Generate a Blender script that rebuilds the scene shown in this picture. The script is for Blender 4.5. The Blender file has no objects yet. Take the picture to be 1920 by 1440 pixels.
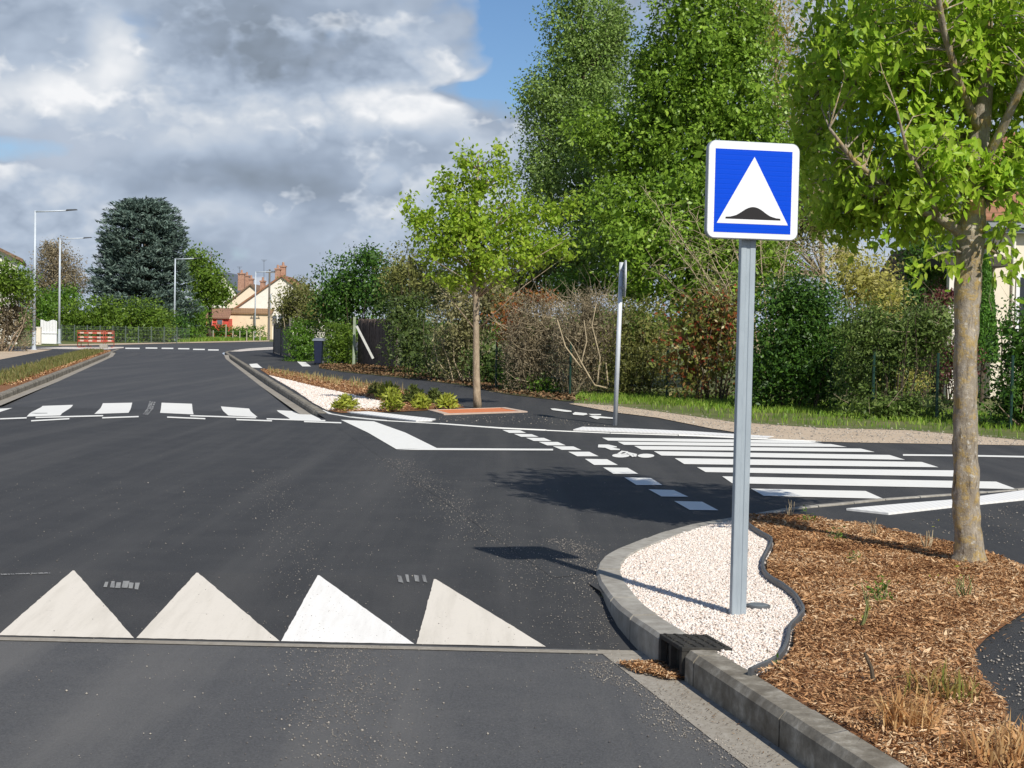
import bpy, math, random
import numpy as np
from mathutils import Vector, Matrix, noise
from mathutils.geometry import tessellate_polygon
random.seed(7)
RNG = np.random.default_rng(11)
C = bpy.context.scene.collection
R = math.radians

# ------------------------------------------------------------------ camera model
F = 2800.0; CH = 1.47
PITCH = math.atan(98 / F); ROLL = 0.021
Fw = Vector((0, math.cos(PITCH), -math.sin(PITCH)))
U0 = Vector((0, math.sin(PITCH), math.cos(PITCH)))
R0 = Vector((1, 0, 0))
Rc = R0 * math.cos(ROLL) + U0 * math.sin(ROLL)
Uc = U0 * math.cos(ROLL) - R0 * math.sin(ROLL)
CAM = Vector((0, 0, CH))

def ray(px, py):
    return Fw + Rc * ((px - 960) / F) - Uc * ((py - 720) / F)

def at(px, py, Y):                       # world point at depth Y seen at a photo position
    d = ray(px, py); return CAM + d * (Y / d.y)

def P(px, py, z=0.0):                    # ground point on the level z
    d = ray(px, py); return CAM + d * ((z - CH) / d.z)

def gx(px, Y):                           # ground x at photo column px, distance Y
    return at(px, 602 + .021 * px, Y).x

def zroad(Y):
    Z = -.13
    def lerp(a, b, t): return a + (b - a) * t
    if Y < 7.52: return Z
    if Y < 8.85: return lerp(Z, 0, (Y - 7.52) / 1.33)
    if Y < 24.0: return 0
    if Y < 28.0: return lerp(0, Z, (Y - 24.0) / 4.0)
    if Y < 72: return Z
    if Y < 75: return lerp(Z, 0, (Y - 72) / 3.0)
    return 0

def PR(px, py, dz=.004):                 # point on the main carriageway, first surface the line of sight meets
    d = ray(px, py); f = lambda Y: CH + d.z * Y / d.y - zroad(Y) - dz
    a = 2.0
    while f(a + .25) > 0 and a < 200: a += .25
    b = a + .25
    for _ in range(30):
        m = (a + b) / 2
        if f(m) > 0: a = m
        else: b = m
    return CAM + d * (a / d.y)

def RE(Y, off=0): return Vector((2.14 - .2215 * Y + off * 1.024, Y, 0))     # right asphalt edge
def LE(Y, off=0): return Vector((-3.34 - .2215 * Y - off * 1.024, Y, 0))    # left asphalt edge

# ------------------------------------------------------------------ object helpers
ORIG = {}
def props(o, label=None, cat=None, group=None, kind=None):
    if label: o['label'] = label
    if cat: o['category'] = cat
    if group: o['group'] = group
    if kind: o['kind'] = kind
    return o

def thing(name, label, cat, loc, group=None):
    o = bpy.data.objects.new(name, None); C.objects.link(o)
    o.location = loc; o.empty_display_size = .2
    ORIG[o.name] = Vector(loc)
    return props(o, label, cat, group)

class MB:
    def __init__(s): s.v = []; s.f = []; s.arr = []
    def poly(s, pts):
        n = len(s.v); s.v += [tuple(p) for p in pts]; s.f.append(tuple(range(n, n + len(pts)))); return s
    def box(s, c, size, rot=0, tilt=None):
        hx, hy, hz = size[0] / 2, size[1] / 2, size[2] / 2
        M = Matrix.Rotation(rot, 3, 'Z')
        if tilt is not None: M = M @ tilt
        n = len(s.v); c = Vector(c)
        for x, y, z in ((-1,-1,-1),(1,-1,-1),(1,1,-1),(-1,1,-1),(-1,-1,1),(1,-1,1),(1,1,1),(-1,1,1)):
            s.v.append(tuple(c + M @ Vector((x * hx, y * hy, z * hz))))
        for f in ((0,3,2,1),(4,5,6,7),(0,1,5,4),(1,2,6,5),(2,3,7,6),(3,0,4,7)): s.f.append(tuple(n + i for i in f))
        return s
    def hexa(s, a, b):                    # two quads -> solid
        n = len(s.v); s.v += [tuple(p) for p in a] + [tuple(p) for p in b]
        for f in ((0,3,2,1),(4,5,6,7),(0,1,5,4),(1,2,6,5),(2,3,7,6),(3,0,4,7)): s.f.append(tuple(n + i for i in f))
        return s
    def tube(s, pts, rad, sides=8, cap=True, wob=0.0, seed=0.0):
        pts = [Vector(p) for p in pts]; n0 = len(s.v)
        prev = None
        for i, p in enumerate(pts):
            t = (pts[min(i + 1, len(pts) - 1)] - pts[max(i - 1, 0)])
            if t.length < 1e-9: t = Vector((0, 0, 1))
            t.normalize()
            if prev is None:
                a = t.orthogonal().normalized()
            else:
                a = prev - t * prev.dot(t)
                a = a.normalized() if a.length > 1e-6 else t.orthogonal().normalized()
            prev = a; b = t.cross(a)
            r = rad[i] if isinstance(rad, (list, tuple)) else rad
            for k in range(sides):
                an = 2 * math.pi * k / sides
                q = a * math.cos(an) + b * math.sin(an)
                rr = r
                if wob: rr = r * (1 + wob * noise.noise((p + q * r) * 9 + Vector((seed, 0, 0))) + wob * .5 * noise.noise((p + q * r) * 30))
                s.v.append(tuple(p + q * rr))
        for i in range(len(pts) - 1):
            for k in range(sides):
                a = n0 + i * sides + k; b = n0 + i * sides + (k + 1) % sides
                s.f.append((a, b, b + sides, a + sides))
        if cap:
            s.f.append(tuple(n0 + k for k in reversed(range(sides))))
            m = n0 + (len(pts) - 1) * sides
            s.f.append(tuple(m + k for k in range(sides)))
        return s
    def lathe(s, c, prof, sides=24):
        c = Vector(c); n0 = len(s.v)
        for r, z in prof:
            for k in range(sides):
                an = 2 * math.pi * k / sides
                s.v.append((c.x + r * math.cos(an), c.y + r * math.sin(an), c.z + z))
        for i in range(len(prof) - 1):
            for k in range(sides):
                a = n0 + i * sides + k; b = n0 + i * sides + (k + 1) % sides
                s.f.append((a, b, b + sides, a + sides))
        s.f.append(tuple(n0 + k for k in reversed(range(sides))))
        m = n0 + (len(prof) - 1) * sides; s.f.append(tuple(m + k for k in range(sides)))
        return s
    def flat(s, pts):                     # any simple polygon, triangulated
        pts = [Vector(p) for p in pts]; n = len(s.v)
        s.v += [tuple(p) for p in pts]
        for t in tessellate_polygon([[Vector((p.x, p.y, 0)) for p in pts]]):
            a, b, c = [pts[i] for i in t]
            if (b - a).cross(c - a).z < 0: t = (t[0], t[2], t[1])
            s.f.append(tuple(n + i for i in t))
        return s
    def prism(s, pts2, M, z0, z1):        # outline (u,v) extruded along the third axis of M
        n = len(pts2); k = len(s.v)
        for z in (z0, z1):
            for u, v in pts2: s.v.append(tuple(M @ Vector((u, v, z))))
        s.f.append(tuple(k + i for i in reversed(range(n)))); s.f.append(tuple(k + n + i for i in range(n)))
        for i in range(n):
            j = (i + 1) % n; s.f.append((k + i, k + j, k + n + j, k + n + i))
        return s
    def build(s, name, mat, parent=None, smooth=False, loc=None, tint=None, bevel=0):
        o0 = Vector((0, 0, 0))
        if parent is not None: o0 = ORIG.get(parent.name, o0)
        elif loc is not None: o0 = Vector(loc)
        me = bpy.data.meshes.new(name)
        V = np.array(s.v, dtype=np.float64).reshape(-1, 3) - np.array(o0)
        me.from_pydata(V.tolist(), [], s.f)
        return finish(me, name, mat, parent, smooth, o0, bevel)

def finish(me, name, mat, parent, smooth, o0, bevel=0):
    me.materials.append(mat)
    if smooth: me.polygons.foreach_set('use_smooth', [True] * len(me.polygons))
    me.update()
    o = bpy.data.objects.new(name, me); C.objects.link(o)
    if parent is not None: o.parent = parent
    else: o.location = o0
    ORIG[o.name] = Vector(o0)
    if bevel:
        b = o.modifiers.new('bevel', 'BEVEL'); b.width = bevel; b.segments = 2; b.limit_method = 'ANGLE'
    return o

def np_mesh(name, verts, nv, mat, parent=None, loc=None, tint=None, faces=None, smooth=False):
    """verts (N*nv,3); faces = list of index tuples for one element (default one n-gon)"""
    o0 = Vector((0, 0, 0))
    if parent is not None: o0 = ORIG.get(parent.name, o0)
    elif loc is not None: o0 = Vector(loc)
    N = len(verts) // nv
    faces = faces or [tuple(range(nv))]
    v = (verts - np.array(o0)).astype(np.float32)
    me = bpy.data.meshes.new(name)
    me.vertices.add(len(v)); me.vertices.foreach_set('co', v.ravel())
    fl = np.array([i for f in faces for i in f], dtype=np.int32)
    ln = np.array([len(f) for f in faces], dtype=np.int32)
    base = (np.arange(N, dtype=np.int32) * nv)[:, None]
    loops = (base + fl[None, :]).ravel()
    me.loops.add(len(loops)); me.loops.foreach_set('vertex_index', loops)
    tot = np.tile(ln, N); st = np.concatenate(([0], np.cumsum(tot)[:-1])).astype(np.int32)
    me.polygons.add(len(tot)); me.polygons.foreach_set('loop_start', st)
    try: me.polygons.foreach_set('loop_total', tot)
    except Exception: pass
    me.update(calc_edges=True)
    if tint is not None:
        a = me.attributes.new('tint', 'FLOAT', 'POINT')
        a.data.foreach_set('value', np.repeat(tint, nv).astype(np.float32))
    return finish(me, name, mat, parent, smooth, o0)

# ------------------------------------------------------------------ materials
MATS = {}
class NT:
    def __init__(s, name):
        m = bpy.data.materials.new(name); m.use_nodes = True; s.m = m; s.t = m.node_tree
        s.t.nodes.clear(); s.out = s.t.nodes.new('ShaderNodeOutputMaterial')
    def n(s, typ, **kw):
        nd = s.t.nodes.new(typ)
        for k, v in kw.items():
            if k[0] == '_': setattr(nd, k[1:], v)
            else: nd.inputs[k.replace('__', ' ')].default_value = v
        return nd
    def l(s, a, b): s.t.links.new(a, b)
    def noise(s, scale, detail=6, rough=.55, co=None, dist=0, vec=None):
        nd = s.n('ShaderNodeTexNoise', Scale=scale, Detail=detail, Roughness=rough, Distortion=dist)
        if vec is not None: s.l(vec, nd.inputs['Vector'])
        return nd.outputs['Fac']
    def ramp(s, fac, stops):
        r = s.n('ShaderNodeValToRGB'); e = r.color_ramp.elements
        while len(e) < len(stops): e.new(.5)
        for i, (p, c) in enumerate(stops):
            e[i].position = p; e[i].color = (*c, 1) if not isinstance(c, (int, float)) else (c, c, c, 1)
        s.l(fac, r.inputs[0]); return r.outputs[0]
    def mix(s, fac, a, b, mode='MIX'):
        m = s.n('ShaderNodeMix', _data_type='RGBA', _blend_type=mode)
        for sock, v in ((m.inputs[0], fac), (m.inputs[6], a), (m.inputs[7], b)):
            if isinstance(v, (int, float)): sock.default_value = v
            elif isinstance(v, tuple): sock.default_value = (*v, 1)
            else: s.l(v, sock)
        return m.outputs[2]
    def math(s, op, a, b=0, clamp=False):
        m = s.n('ShaderNodeMath', _operation=op, _use_clamp=clamp)
        for i, v in enumerate((a, b)):
            if isinstance(v, (int, float)): m.inputs[i].default_value = v
            else: s.l(v, m.inputs[i])
        return m.outputs[0]
    def obj(s, scale=(1, 1, 1), rot=(0, 0, 0)):
        tc = s.n('ShaderNodeTexCoord'); mp = s.n('ShaderNodeMapping')
        mp.inputs['Scale'].default_value = scale; mp.inputs['Rotation'].default_value = rot
        s.l(tc.outputs['Object'], mp.inputs['Vector']); return mp.outputs[0]
    def bsdf(s, col, rough=.8, metal=0, bump=None, bstr=.3, bdist=.01, spec=.4):
        b = s.n('ShaderNodeBsdfPrincipled'); b.inputs['Metallic'].default_value = metal
        b.inputs['Specular IOR Level'].default_value = spec
        if isinstance(rough, (int, float)): b.inputs['Roughness'].default_value = rough
        else: s.l(rough, b.inputs['Roughness'])
        if isinstance(col, tuple): b.inputs['Base Color'].default_value = (*col, 1)
        else: s.l(col, b.inputs['Base Color'])
        if bump is not None:
            bp = s.n('ShaderNodeBump', Strength=bstr, Distance=bdist); s.l(bump, bp.inputs['Height']); s.l(bp.outputs[0], b.inputs['Normal'])
        return b
    def done(s, sh):
        s.l(sh.outputs[0], s.out.inputs['Surface']); return s.m

def asphalt(name, base, dusty, speck=.35):
    t = NT(name); o = t.obj()
    fine = t.noise(95, 4, .85, vec=o); mid = t.noise(2.2, 5, .6, vec=o)
    rd = t.obj((1.3, .05, 1), (0, 0, -.218)); streak = t.noise(1.6, 6, .62, vec=rd)
    c = t.mix(t.ramp(fine, [(.25, .0), (.75, 1.0)]), tuple(x * .5 for x in base), tuple(x * 1.6 for x in base))
    c = t.mix(t.math('MULTIPLY', t.ramp(streak, [(.44, 0.0), (.66, 1.0)]), .6), c, dusty)
    c = t.mix(t.math('MULTIPLY', t.ramp(mid, [(.45, 0.0), (.75, 1.0)]), .35), c, dusty)
    vo = t.n('ShaderNodeTexVoronoi', Scale=75.0); t.l(o, vo.inputs['Vector'])
    sp = t.ramp(vo.outputs['Distance'], [(.08, 1.0), (.20, 0.0)])
    gate = t.ramp(t.noise(1.3, 4, .65, vec=o), [(.5, 0.0), (.66, 1.0)])
    vc = t.n('ShaderNodeSeparateColor'); t.l(vo.outputs['Color'], vc.inputs[0])
    few = t.ramp(vc.outputs[0], [(.55, 0.0), (.6, 1.0)])
    m = t.math('MULTIPLY', t.math('MULTIPLY', sp, gate), t.math('MULTIPLY', few, speck))
    c = t.mix(m, c, (.34, .31, .27))
    vb = t.n('ShaderNodeTexVoronoi', Scale=90.0); t.l(o, vb.inputs['Vector'])
    hb = t.math('ADD', t.math('MULTIPLY', vb.outputs['Distance'], .7), fine)
    return t.done(t.bsdf(c, .78, bump=hb, bstr=.55, bdist=.006, spec=.35))

def speckle(name, stops, scale, bump=.4, bdist=.01, rough=.85, big=None, spec=.3):
    t = NT(name); o = t.obj()
    f = t.noise(scale, 6, .7, vec=o)
    c = t.ramp(f, stops)
    if big:
        sc, col, amt = big
        c = t.mix(t.math('MULTIPLY', t.ramp(t.noise(sc, 5, .6, vec=o), [(.42, 0.0), (.7, 1.0)]), amt), c, col)
    return t.done(t.bsdf(c, rough, bump=f, bstr=bump, bdist=bdist, spec=spec))

def leafmat(name, cols, trans=.35, rough=.5, big=.5, spec=.25):
    t = NT(name); at_ = t.n('ShaderNodeAttribute'); at_.attribute_name = 'tint'
    n = len(cols)
    c = t.ramp(at_.outputs['Fac'], [(i / max(n - 1, 1), col) for i, col in enumerate(cols)])
    o = t.obj(); cl = t.noise(big, 3, .5, vec=o)
    hsv = t.n('ShaderNodeHueSaturation'); t.l(c, hsv.inputs['Color'])
    t.l(t.math('ADD', t.math('MULTIPLY', cl, .9), .55), hsv.inputs['Value'])
    c = hsv.outputs[0]
    d = t.bsdf(c, rough, spec=spec)
    tr = t.n('ShaderNodeBsdfTranslucent'); t.l(t.mix(.5, c, tuple(min(1, x * 1.5) for x in cols[-1])), tr.inputs[0])
    mx = t.n('ShaderNodeMixShader'); mx.inputs[0].default_value = trans
    t.l(d.outputs[0], mx.inputs[1]); t.l(tr.outputs[0], mx.inputs[2])
    return t.done(mx)

def tintmat(name, cols, rough=.8, spec=.2):
    t = NT(name); a = t.n('ShaderNodeAttribute'); a.attribute_name = 'tint'
    c = t.ramp(a.outputs['Fac'], [(i / max(len(cols) - 1, 1), col) for i, col in enumerate(cols)])
    return t.done(t.bsdf(c, rough, spec=spec))

def plain(name, col, rough=.6, metal=0, var=.15, scale=8, bump=.0, spec=.4):
    t = NT(name); o = t.obj(); f = t.noise(scale, 6, .6, vec=o)
    c = t.ramp(f, [(.3, tuple(x * (1 - var) for x in col)), (.7, tuple(min(1, x * (1 + var)) for x in col))])
    return t.done(t.bsdf(c, rough, metal, bump=f if bump else None, bstr=bump, bdist=.01, spec=spec))

M_road_old = asphalt('road_asphalt_worn', (.080, .080, .081), (.145, .14, .132), .5)
M_road_new = asphalt('road_asphalt_new', (.040, .0402, .041), (.080, .078, .075), .4)
M_road_far = asphalt('road_asphalt_far', (.053, .054, .057), (.10, .098, .094), .2)
M_path = asphalt('path_asphalt', (.036, .037, .039), (.07, .068, .065), .6)
M_conc = speckle('kerb_concrete', [(.25, (.22, .20, .17)), (.5, (.34, .32, .28)), (.75, (.46, .44, .39))], 14, .25, .004, big=(1.5, (.20, .18, .15), .6))
M_conc_old = speckle('weathered_kerb_concrete', [(.25, (.13, .115, .09)), (.5, (.25, .225, .18)), (.75, (.46, .43, .37))], 12, .6, .008, big=(3.5, (.085, .07, .05), .9))
M_gutter = speckle('gutter_concrete', [(.25, (.24, .21, .17)), (.55, (.34, .31, .26)), (.8, (.42, .39, .34))], 30, .3, .003, big=(2, (.20, .17, .13), .5))
M_sand = speckle('sand_verge_material', [(.25, (.42, .32, .22)), (.55, (.56, .45, .33)), (.8, (.68, .58, .46))], 22, .4, .01, big=(.9, (.38, .28, .18), .5))
M_soil = speckle('garden_soil', [(.3, (.05, .04, .022)), (.6, (.10, .085, .04)), (.8, (.16, .13, .06))], 6, .5, .02, big=(.4, (.05, .08, .02), .8))
M_grassbase = speckle('grass_earth', [(.3, (.07, .10, .02)), (.6, (.12, .15, .04)), (.85, (.25, .21, .10))], 9, .5, .02, big=(1.0, (.24, .19, .11), .6))
M_mulchbase = speckle('mulch_earth', [(.3, (.10, .045, .02)), (.55, (.26, .12, .05)), (.8, (.42, .22, .11))], 40, .6, .02)
M_gravelbase = speckle('gravel_bed_base', [(.3, (.42, .37, .32)), (.55, (.66, .60, .53)), (.8, (.80, .76, .70))], 60, .5, .01)
M_stone = tintmat('white_gravel_stones', [(.62, .50, .42), (.76, .66, .58), (.80, .73, .66), (.84, .79, .73)], .7)
M_crumb = tintmat('loose_grit', [(.12, .11, .10), (.20, .18, .16), (.30, .27, .23), (.50, .45, .38)], .8)
M_chip = tintmat('wood_chips', [(.10, .045, .02), (.29, .14, .06), (.44, .235, .105), (.55, .33, .165), (.68, .50, .31)], .8)
M_litter = tintmat('dead_leaves', [(.05, .03, .015), (.12, .065, .03), (.19, .11, .055), (.28, .19, .10)], .8)
M_blackplastic = plain('grey_edging_plastic', (.10, .105, .11), .55, var=.2)
M_cast = speckle('cast_iron_drain', [(.3, (.02, .02, .019)), (.6, (.045, .042, .036)), (.8, (.09, .085, .06))], 30, .6, .006)
M_dark = plain('dark_void', (.006, .006, .006), .9)
M_steel = None
def galv():
    t = NT('galvanised_steel'); o = t.obj((1, 1, .25)); f = t.noise(30, 5, .7, vec=o); g = t.noise(4, 5, .6, vec=o)
    c = t.mix(f, (.30, .35, .39), (.42, .48, .52)); c = t.mix(t.math('MULTIPLY', t.ramp(g, [(.5, 0.0), (.75, 1.0)]), .5), c, (.52, .57, .60))
    return t.done(t.bsdf(c, t.math('ADD', t.math('MULTIPLY', f, .25), .38), .25, spec=.4))
M_steel = galv()
M_lampgrey = plain('light_grey_lamp_paint', (.50, .55, .60), .45, .1, var=.06)
M_lumin = plain('dark_luminaire', (.06, .065, .07), .5)
M_wood = plain('weathered_wood', (.18, .16, .14), .85, var=.4, scale=14, bump=.4)
M_cream = plain('cream_render', (.78, .70, .57), .9, var=.05, scale=3)
M_cream2 = plain('pale_render', (.80, .76, .68), .9, var=.06, scale=2)
M_white = plain('white_paint_metal', (.80, .81, .82), .5, var=.04)
M_red = plain('red_paint', (.60, .07, .05), .6, var=.2, scale=3)
M_brick = speckle('chimney_brick', [(.3, (.30, .16, .11)), (.6, (.45, .27, .19)), (.8, (.55, .40, .30))], 5, .4, .02)
M_brownleaf = None
def tile(name, a, b, sx=3.2, sz=5, rot=0):
    t = NT(name); o = t.obj(); w = t.n('ShaderNodeTexBrick', Scale=1.0)
    w.inputs['Color1'].default_value = (*a, 1); w.inputs['Color2'].default_value = (*b, 1); w.inputs['Mortar'].default_value = (a[0] * .35, a[1] * .35, a[2] * .35, 1)
    w.inputs['Brick Width'].default_value = .28; w.inputs['Row Height'].default_value = .2; w.inputs['Mortar Size'].default_value = .02
    mp = t.obj((1, 1, 1), (R(90), 0, 0)); t.l(mp, w.inputs['Vector'])
    c = t.mix(t.math('MULTIPLY', t.noise(1.6, 5, .6, vec=o), .8), w.outputs['Color'], (.33, .2, .1))
    return t.done(t.bsdf(c, .85, bump=w.outputs['Fac'], bstr=-.5, bdist=.03))
M_tile = tile('clay_roof_tiles', (.36, .14, .08), (.27, .10, .07))
M_tiledark = tile('brown_roof_tiles', (.13, .09, .08), (.18, .13, .11))
M_slate = plain('slate_roof', (.11, .13, .16), .6, var=.2, scale=4)

def paint(name, col, wear=.4, dirty=(.40, .37, .31), ridges=False):
    t = NT(name); o = t.obj()
    rd = t.obj((5.0, .55, 1), (0, 0, -.218)); st = t.noise(2.5, 5, .65, vec=rd)
    f = t.noise(70, 4, .7, vec=o)
    c = t.mix(t.math('MULTIPLY', t.ramp(st, [(.46, 0.0), (.72, 1.0)]), wear), col, dirty)
    sc = t.obj((1.2, 7, 1)); s2 = t.ramp(t.noise(5, 6, .7, vec=sc), [(.66, 0.0), (.70, 1.0)])
    c = t.mix(t.math('MULTIPLY', s2, wear * .8), c, (.12, .12, .12))
    h = f
    if ridges:
        w = t.n('ShaderNodeTexWave', Scale=5.0); w.bands_direction = 'X'; t.l(o, w.inputs['Vector'])
        c = t.mix(t.math('MULTIPLY', w.outputs['Fac'], .22), c, (.45, .44, .42)); h = w.outputs['Fac']
    c = t.mix(t.math('MULTIPLY', t.ramp(f, [(.55, 0.0), (.8, 1.0)]), .25), c, (.3, .29, .27))
    return t.done(t.bsdf(c, .7, bump=h, bstr=.25, bdist=.003, spec=.3))
M_tri = paint('worn_cream_road_paint', (.68, .63, .55), .4, (.45, .41, .34))
M_tri2 = paint('fresh_white_road_paint', (.82, .80, .76), .25)
M_mark = paint('white_road_paint', (.80, .79, .74), .12, (.6, .58, .52))
M_tact = paint('tactile_paving_white', (.84, .83, .80), .08, (.6, .58, .52), True)
M_faint = paint('worn_paint_patch', (.26, .26, .25), .9, (.08, .08, .085))
M_orange = plain('orange_tree_pit_resin', (.62, .20, .08), .8, var=.2, scale=30, bump=.4)
M_pitframe = plain('pit_frame_concrete', (.55, .42, .33), .8, var=.1)

def bark(name, a, b, lichen=None, scale=8):
    t = NT(name); o = t.obj((1, 1, .35)); f = t.noise(scale * 2.2, 7, .7, vec=o); o2 = t.obj()
    c = t.mix(t.ramp(f, [(.3, 0.0), (.7, 1.0)]), a, b)
    h = f
    if lichen:
        g = t.noise(11, 9, .78, vec=o2, dist=.3); c = t.mix(t.math('MULTIPLY', t.ramp(g, [(.50, 0.0), (.58, 1.0)]), .55), c, lichen)
        g2 = t.noise(26, 8, .8, vec=o2); c = t.mix(t.math('MULTIPLY', t.ramp(g2, [(.56, 0.0), (.63, 1.0)]), .75), c, (.62, .60, .54))
        vk = t.noise(40, 5, .7, vec=t.obj((1, 1, .15))); c = t.mix(t.math('MULTIPLY', t.ramp(vk, [(.56, 0.0), (.68, 1.0)]), .85), c, (.06, .045, .03))
        h = t.math('ADD', f, t.math('MULTIPLY', g, .8))
    return t.done(t.bsdf(c, .9, bump=h, bstr=.8, bdist=.02, spec=.15))
M_bark = bark('lichen_covered_bark', (.19, .15, .10), (.42, .37, .30), (.50, .33, .07))
M_bark2 = bark('pale_young_bark', (.20, .15, .10), (.46, .38, .27))
M_barkd = bark('dark_bark', (.06, .045, .03), (.14, .11, .08))
M_twig = plain('dry_twigs', (.29, .22, .15), .9, var=.3)
M_twigpale = plain('pale_bare_branches', (.42, .34, .22), .9, var=.25)

M_leaf_near = leafmat('fresh_maple_leaves', [(.12, .25, .016), (.23, .39, .025), (.34, .50, .04), (.46, .58, .08)], .45, .42, 2)
M_leaf_young = leafmat('yellow_green_leaves', [(.13, .23, .018), (.22, .35, .026), (.33, .46, .042), (.45, .54, .09)], .42, .45, 1)
M_leaf_birch = leafmat('birch_leaves', [(.10, .17, .035), (.18, .28, .055), (.30, .41, .12)], .25, .42)
M_leaf_horn = leafmat('hornbeam_leaves', [(.08, .15, .014), (.17, .29, .028), (.32, .46, .065)], .26, .38, .4)
M_leaf_ochre = leafmat('ochre_spring_leaves', [(.24, .20, .04), (.40, .31, .08), (.48, .40, .15)], .35, .5)
M_leaf_dark = leafmat('dark_evergreen_leaves', [(.025, .065, .010), (.05, .12, .016), (.10, .19, .028)], .15, .38)
M_leaf_mid = leafmat('privet_leaves', [(.05, .11, .012), (.09, .19, .02), (.16, .28, .035)], .28, .4)
M_leaf_bright = leafmat('bright_hedge_leaves', [(.06, .115, .014), (.12, .205, .024), (.22, .32, .045)], .3, .4)
M_leaf_olive = leafmat('olive_hedge_leaves', [(.09, .10, .025), (.17, .18, .045), (.27, .27, .09)], .22, .5)
M_leaf_vari = leafmat('pale_variegated_leaves', [(.14, .14, .05), (.27, .26, .11), (.44, .40, .22)], .25, .5)
M_leaf_yell = leafmat('yellow_shrub_leaves', [(.22, .22, .03), (.42, .40, .09), (.62, .56, .22)], .3, .5)
M_leaf_phot = leafmat('red_and_green_photinia_leaves', [(.22, .025, .015), (.24, .08, .03), (.11, .14, .03), (.18, .22, .04), (.42, .34, .14)], .2, .35)
M_leaf_red = leafmat('reddish_leaves', [(.28, .06, .02), (.40, .14, .04), (.22, .20, .04)], .25, .45)
M_leaf_purp = leafmat('purple_shrub_leaves', [(.07, .02, .02), (.14, .04, .04), (.17, .09, .06)], .2, .5)
M_leaf_brown = leafmat('dry_brown_foliage', [(.13, .11, .065), (.25, .205, .125), (.37, .31, .20)], .2, .6)
M_leaf_cedar = leafmat('blue_green_cedar_needles', [(.04, .065, .052), (.09, .135, .11), (.20, .27, .22)], .08, .5)
M_leaf_cyp = leafmat('cypress_foliage', [(.05, .13, .015), (.09, .22, .025), (.15, .30, .04)], .15, .5)
M_leaf_low = leafmat('low_shrub_leaves', [(.20, .25, .025), (.34, .38, .045), (.48, .50, .10)], .3, .5)
M_leaf_lowd = leafmat('dark_low_shrub_leaves', [(.05, .07, .015), (.10, .13, .03), (.16, .19, .05)], .25, .5)
M_blade = leafmat('grass_blades_material', [(.10, .20, .015), (.18, .31, .03), (.30, .38, .07)], .3, .5)
M_blade_dry = leafmat('dry_grass_blades', [(.40, .19, .07), (.58, .33, .14), (.70, .48, .24), (.62, .40, .17)], .35, .6)
M_blade_straw = leafmat('straw_coloured_stems', [(.30, .22, .09), (.42, .34, .16), (.20, .24, .06)], .25, .6)

# ------------------------------------------------------------------ numpy scatterers
def unit(v): return v / np.maximum(np.linalg.norm(v, axis=1, keepdims=True), 1e-9)

def leaves(cen, size, aspect=.55, nb=None, shape=4, droop=0.0, axis=None, rng=RNG):
    """leaf-sized faces round the given centres; nb = preferred normals"""
    N = len(cen)
    nrm = unit(rng.normal(size=(N, 3)))
    if nb is not None: nrm = unit(nrm + nb)
    ax = rng.normal(size=(N, 3)) if axis is None else axis + rng.normal(size=(N, 3)) * .35
    ax[:, 2] -= droop * 2
    ax = unit(ax - nrm * np.sum(ax * nrm, axis=1, keepdims=True))
    side = np.cross(nrm, ax)
    L = (size * rng.uniform(.6, 1.3, N))[:, None]; W = L * aspect * .5
    if shape == 4:
        v = np.stack([cen - ax * L * .5, cen + side * W + nrm * L * .06, cen + ax * L * .5, cen - side * W + nrm * L * .06], axis=1)
        return v.reshape(-1, 3), 4, None
    b = cen - ax * L * .5
    v = np.stack([b, b + ax * L * .28 + side * W, b + ax * L * .62 + side * W * .85, b + ax * L,
                  b + ax * L * .62 - side * W * .85, b + ax * L * .28 - side * W, b + ax * L * .45 - nrm * L * .07], axis=1)
    return v.reshape(-1, 3), 7, [(0, 1, 2, 6), (6, 2, 3), (6, 3, 4), (0, 6, 4, 5)]

WOB = .22
def blob_points(n, c, r, ex=2.0, shell=.45, rng=RNG):
    """points in a superellipsoid, denser near its surface, outline broken up by noise"""
    d = unit(rng.normal(size=(n, 3)))
    k = (np.abs(d[:, 0]) ** ex + np.abs(d[:, 1]) ** ex + np.abs(d[:, 2]) ** ex) ** (-1 / ex)
    rad = rng.uniform(0, 1, n) ** shell
    w = np.array([noise.noise(Vector((float(a), float(b), float(e))) * 2.3 + Vector((c[0], c[1], c[2]))) for a, b, e in d])
    k = k * rad * (1 + (WOB if ex < 4.6 else .05) * w)
    p = d * k[:, None] * np.array(r)[None, :] + np.array(c)[None, :]
    return p, d

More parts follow.
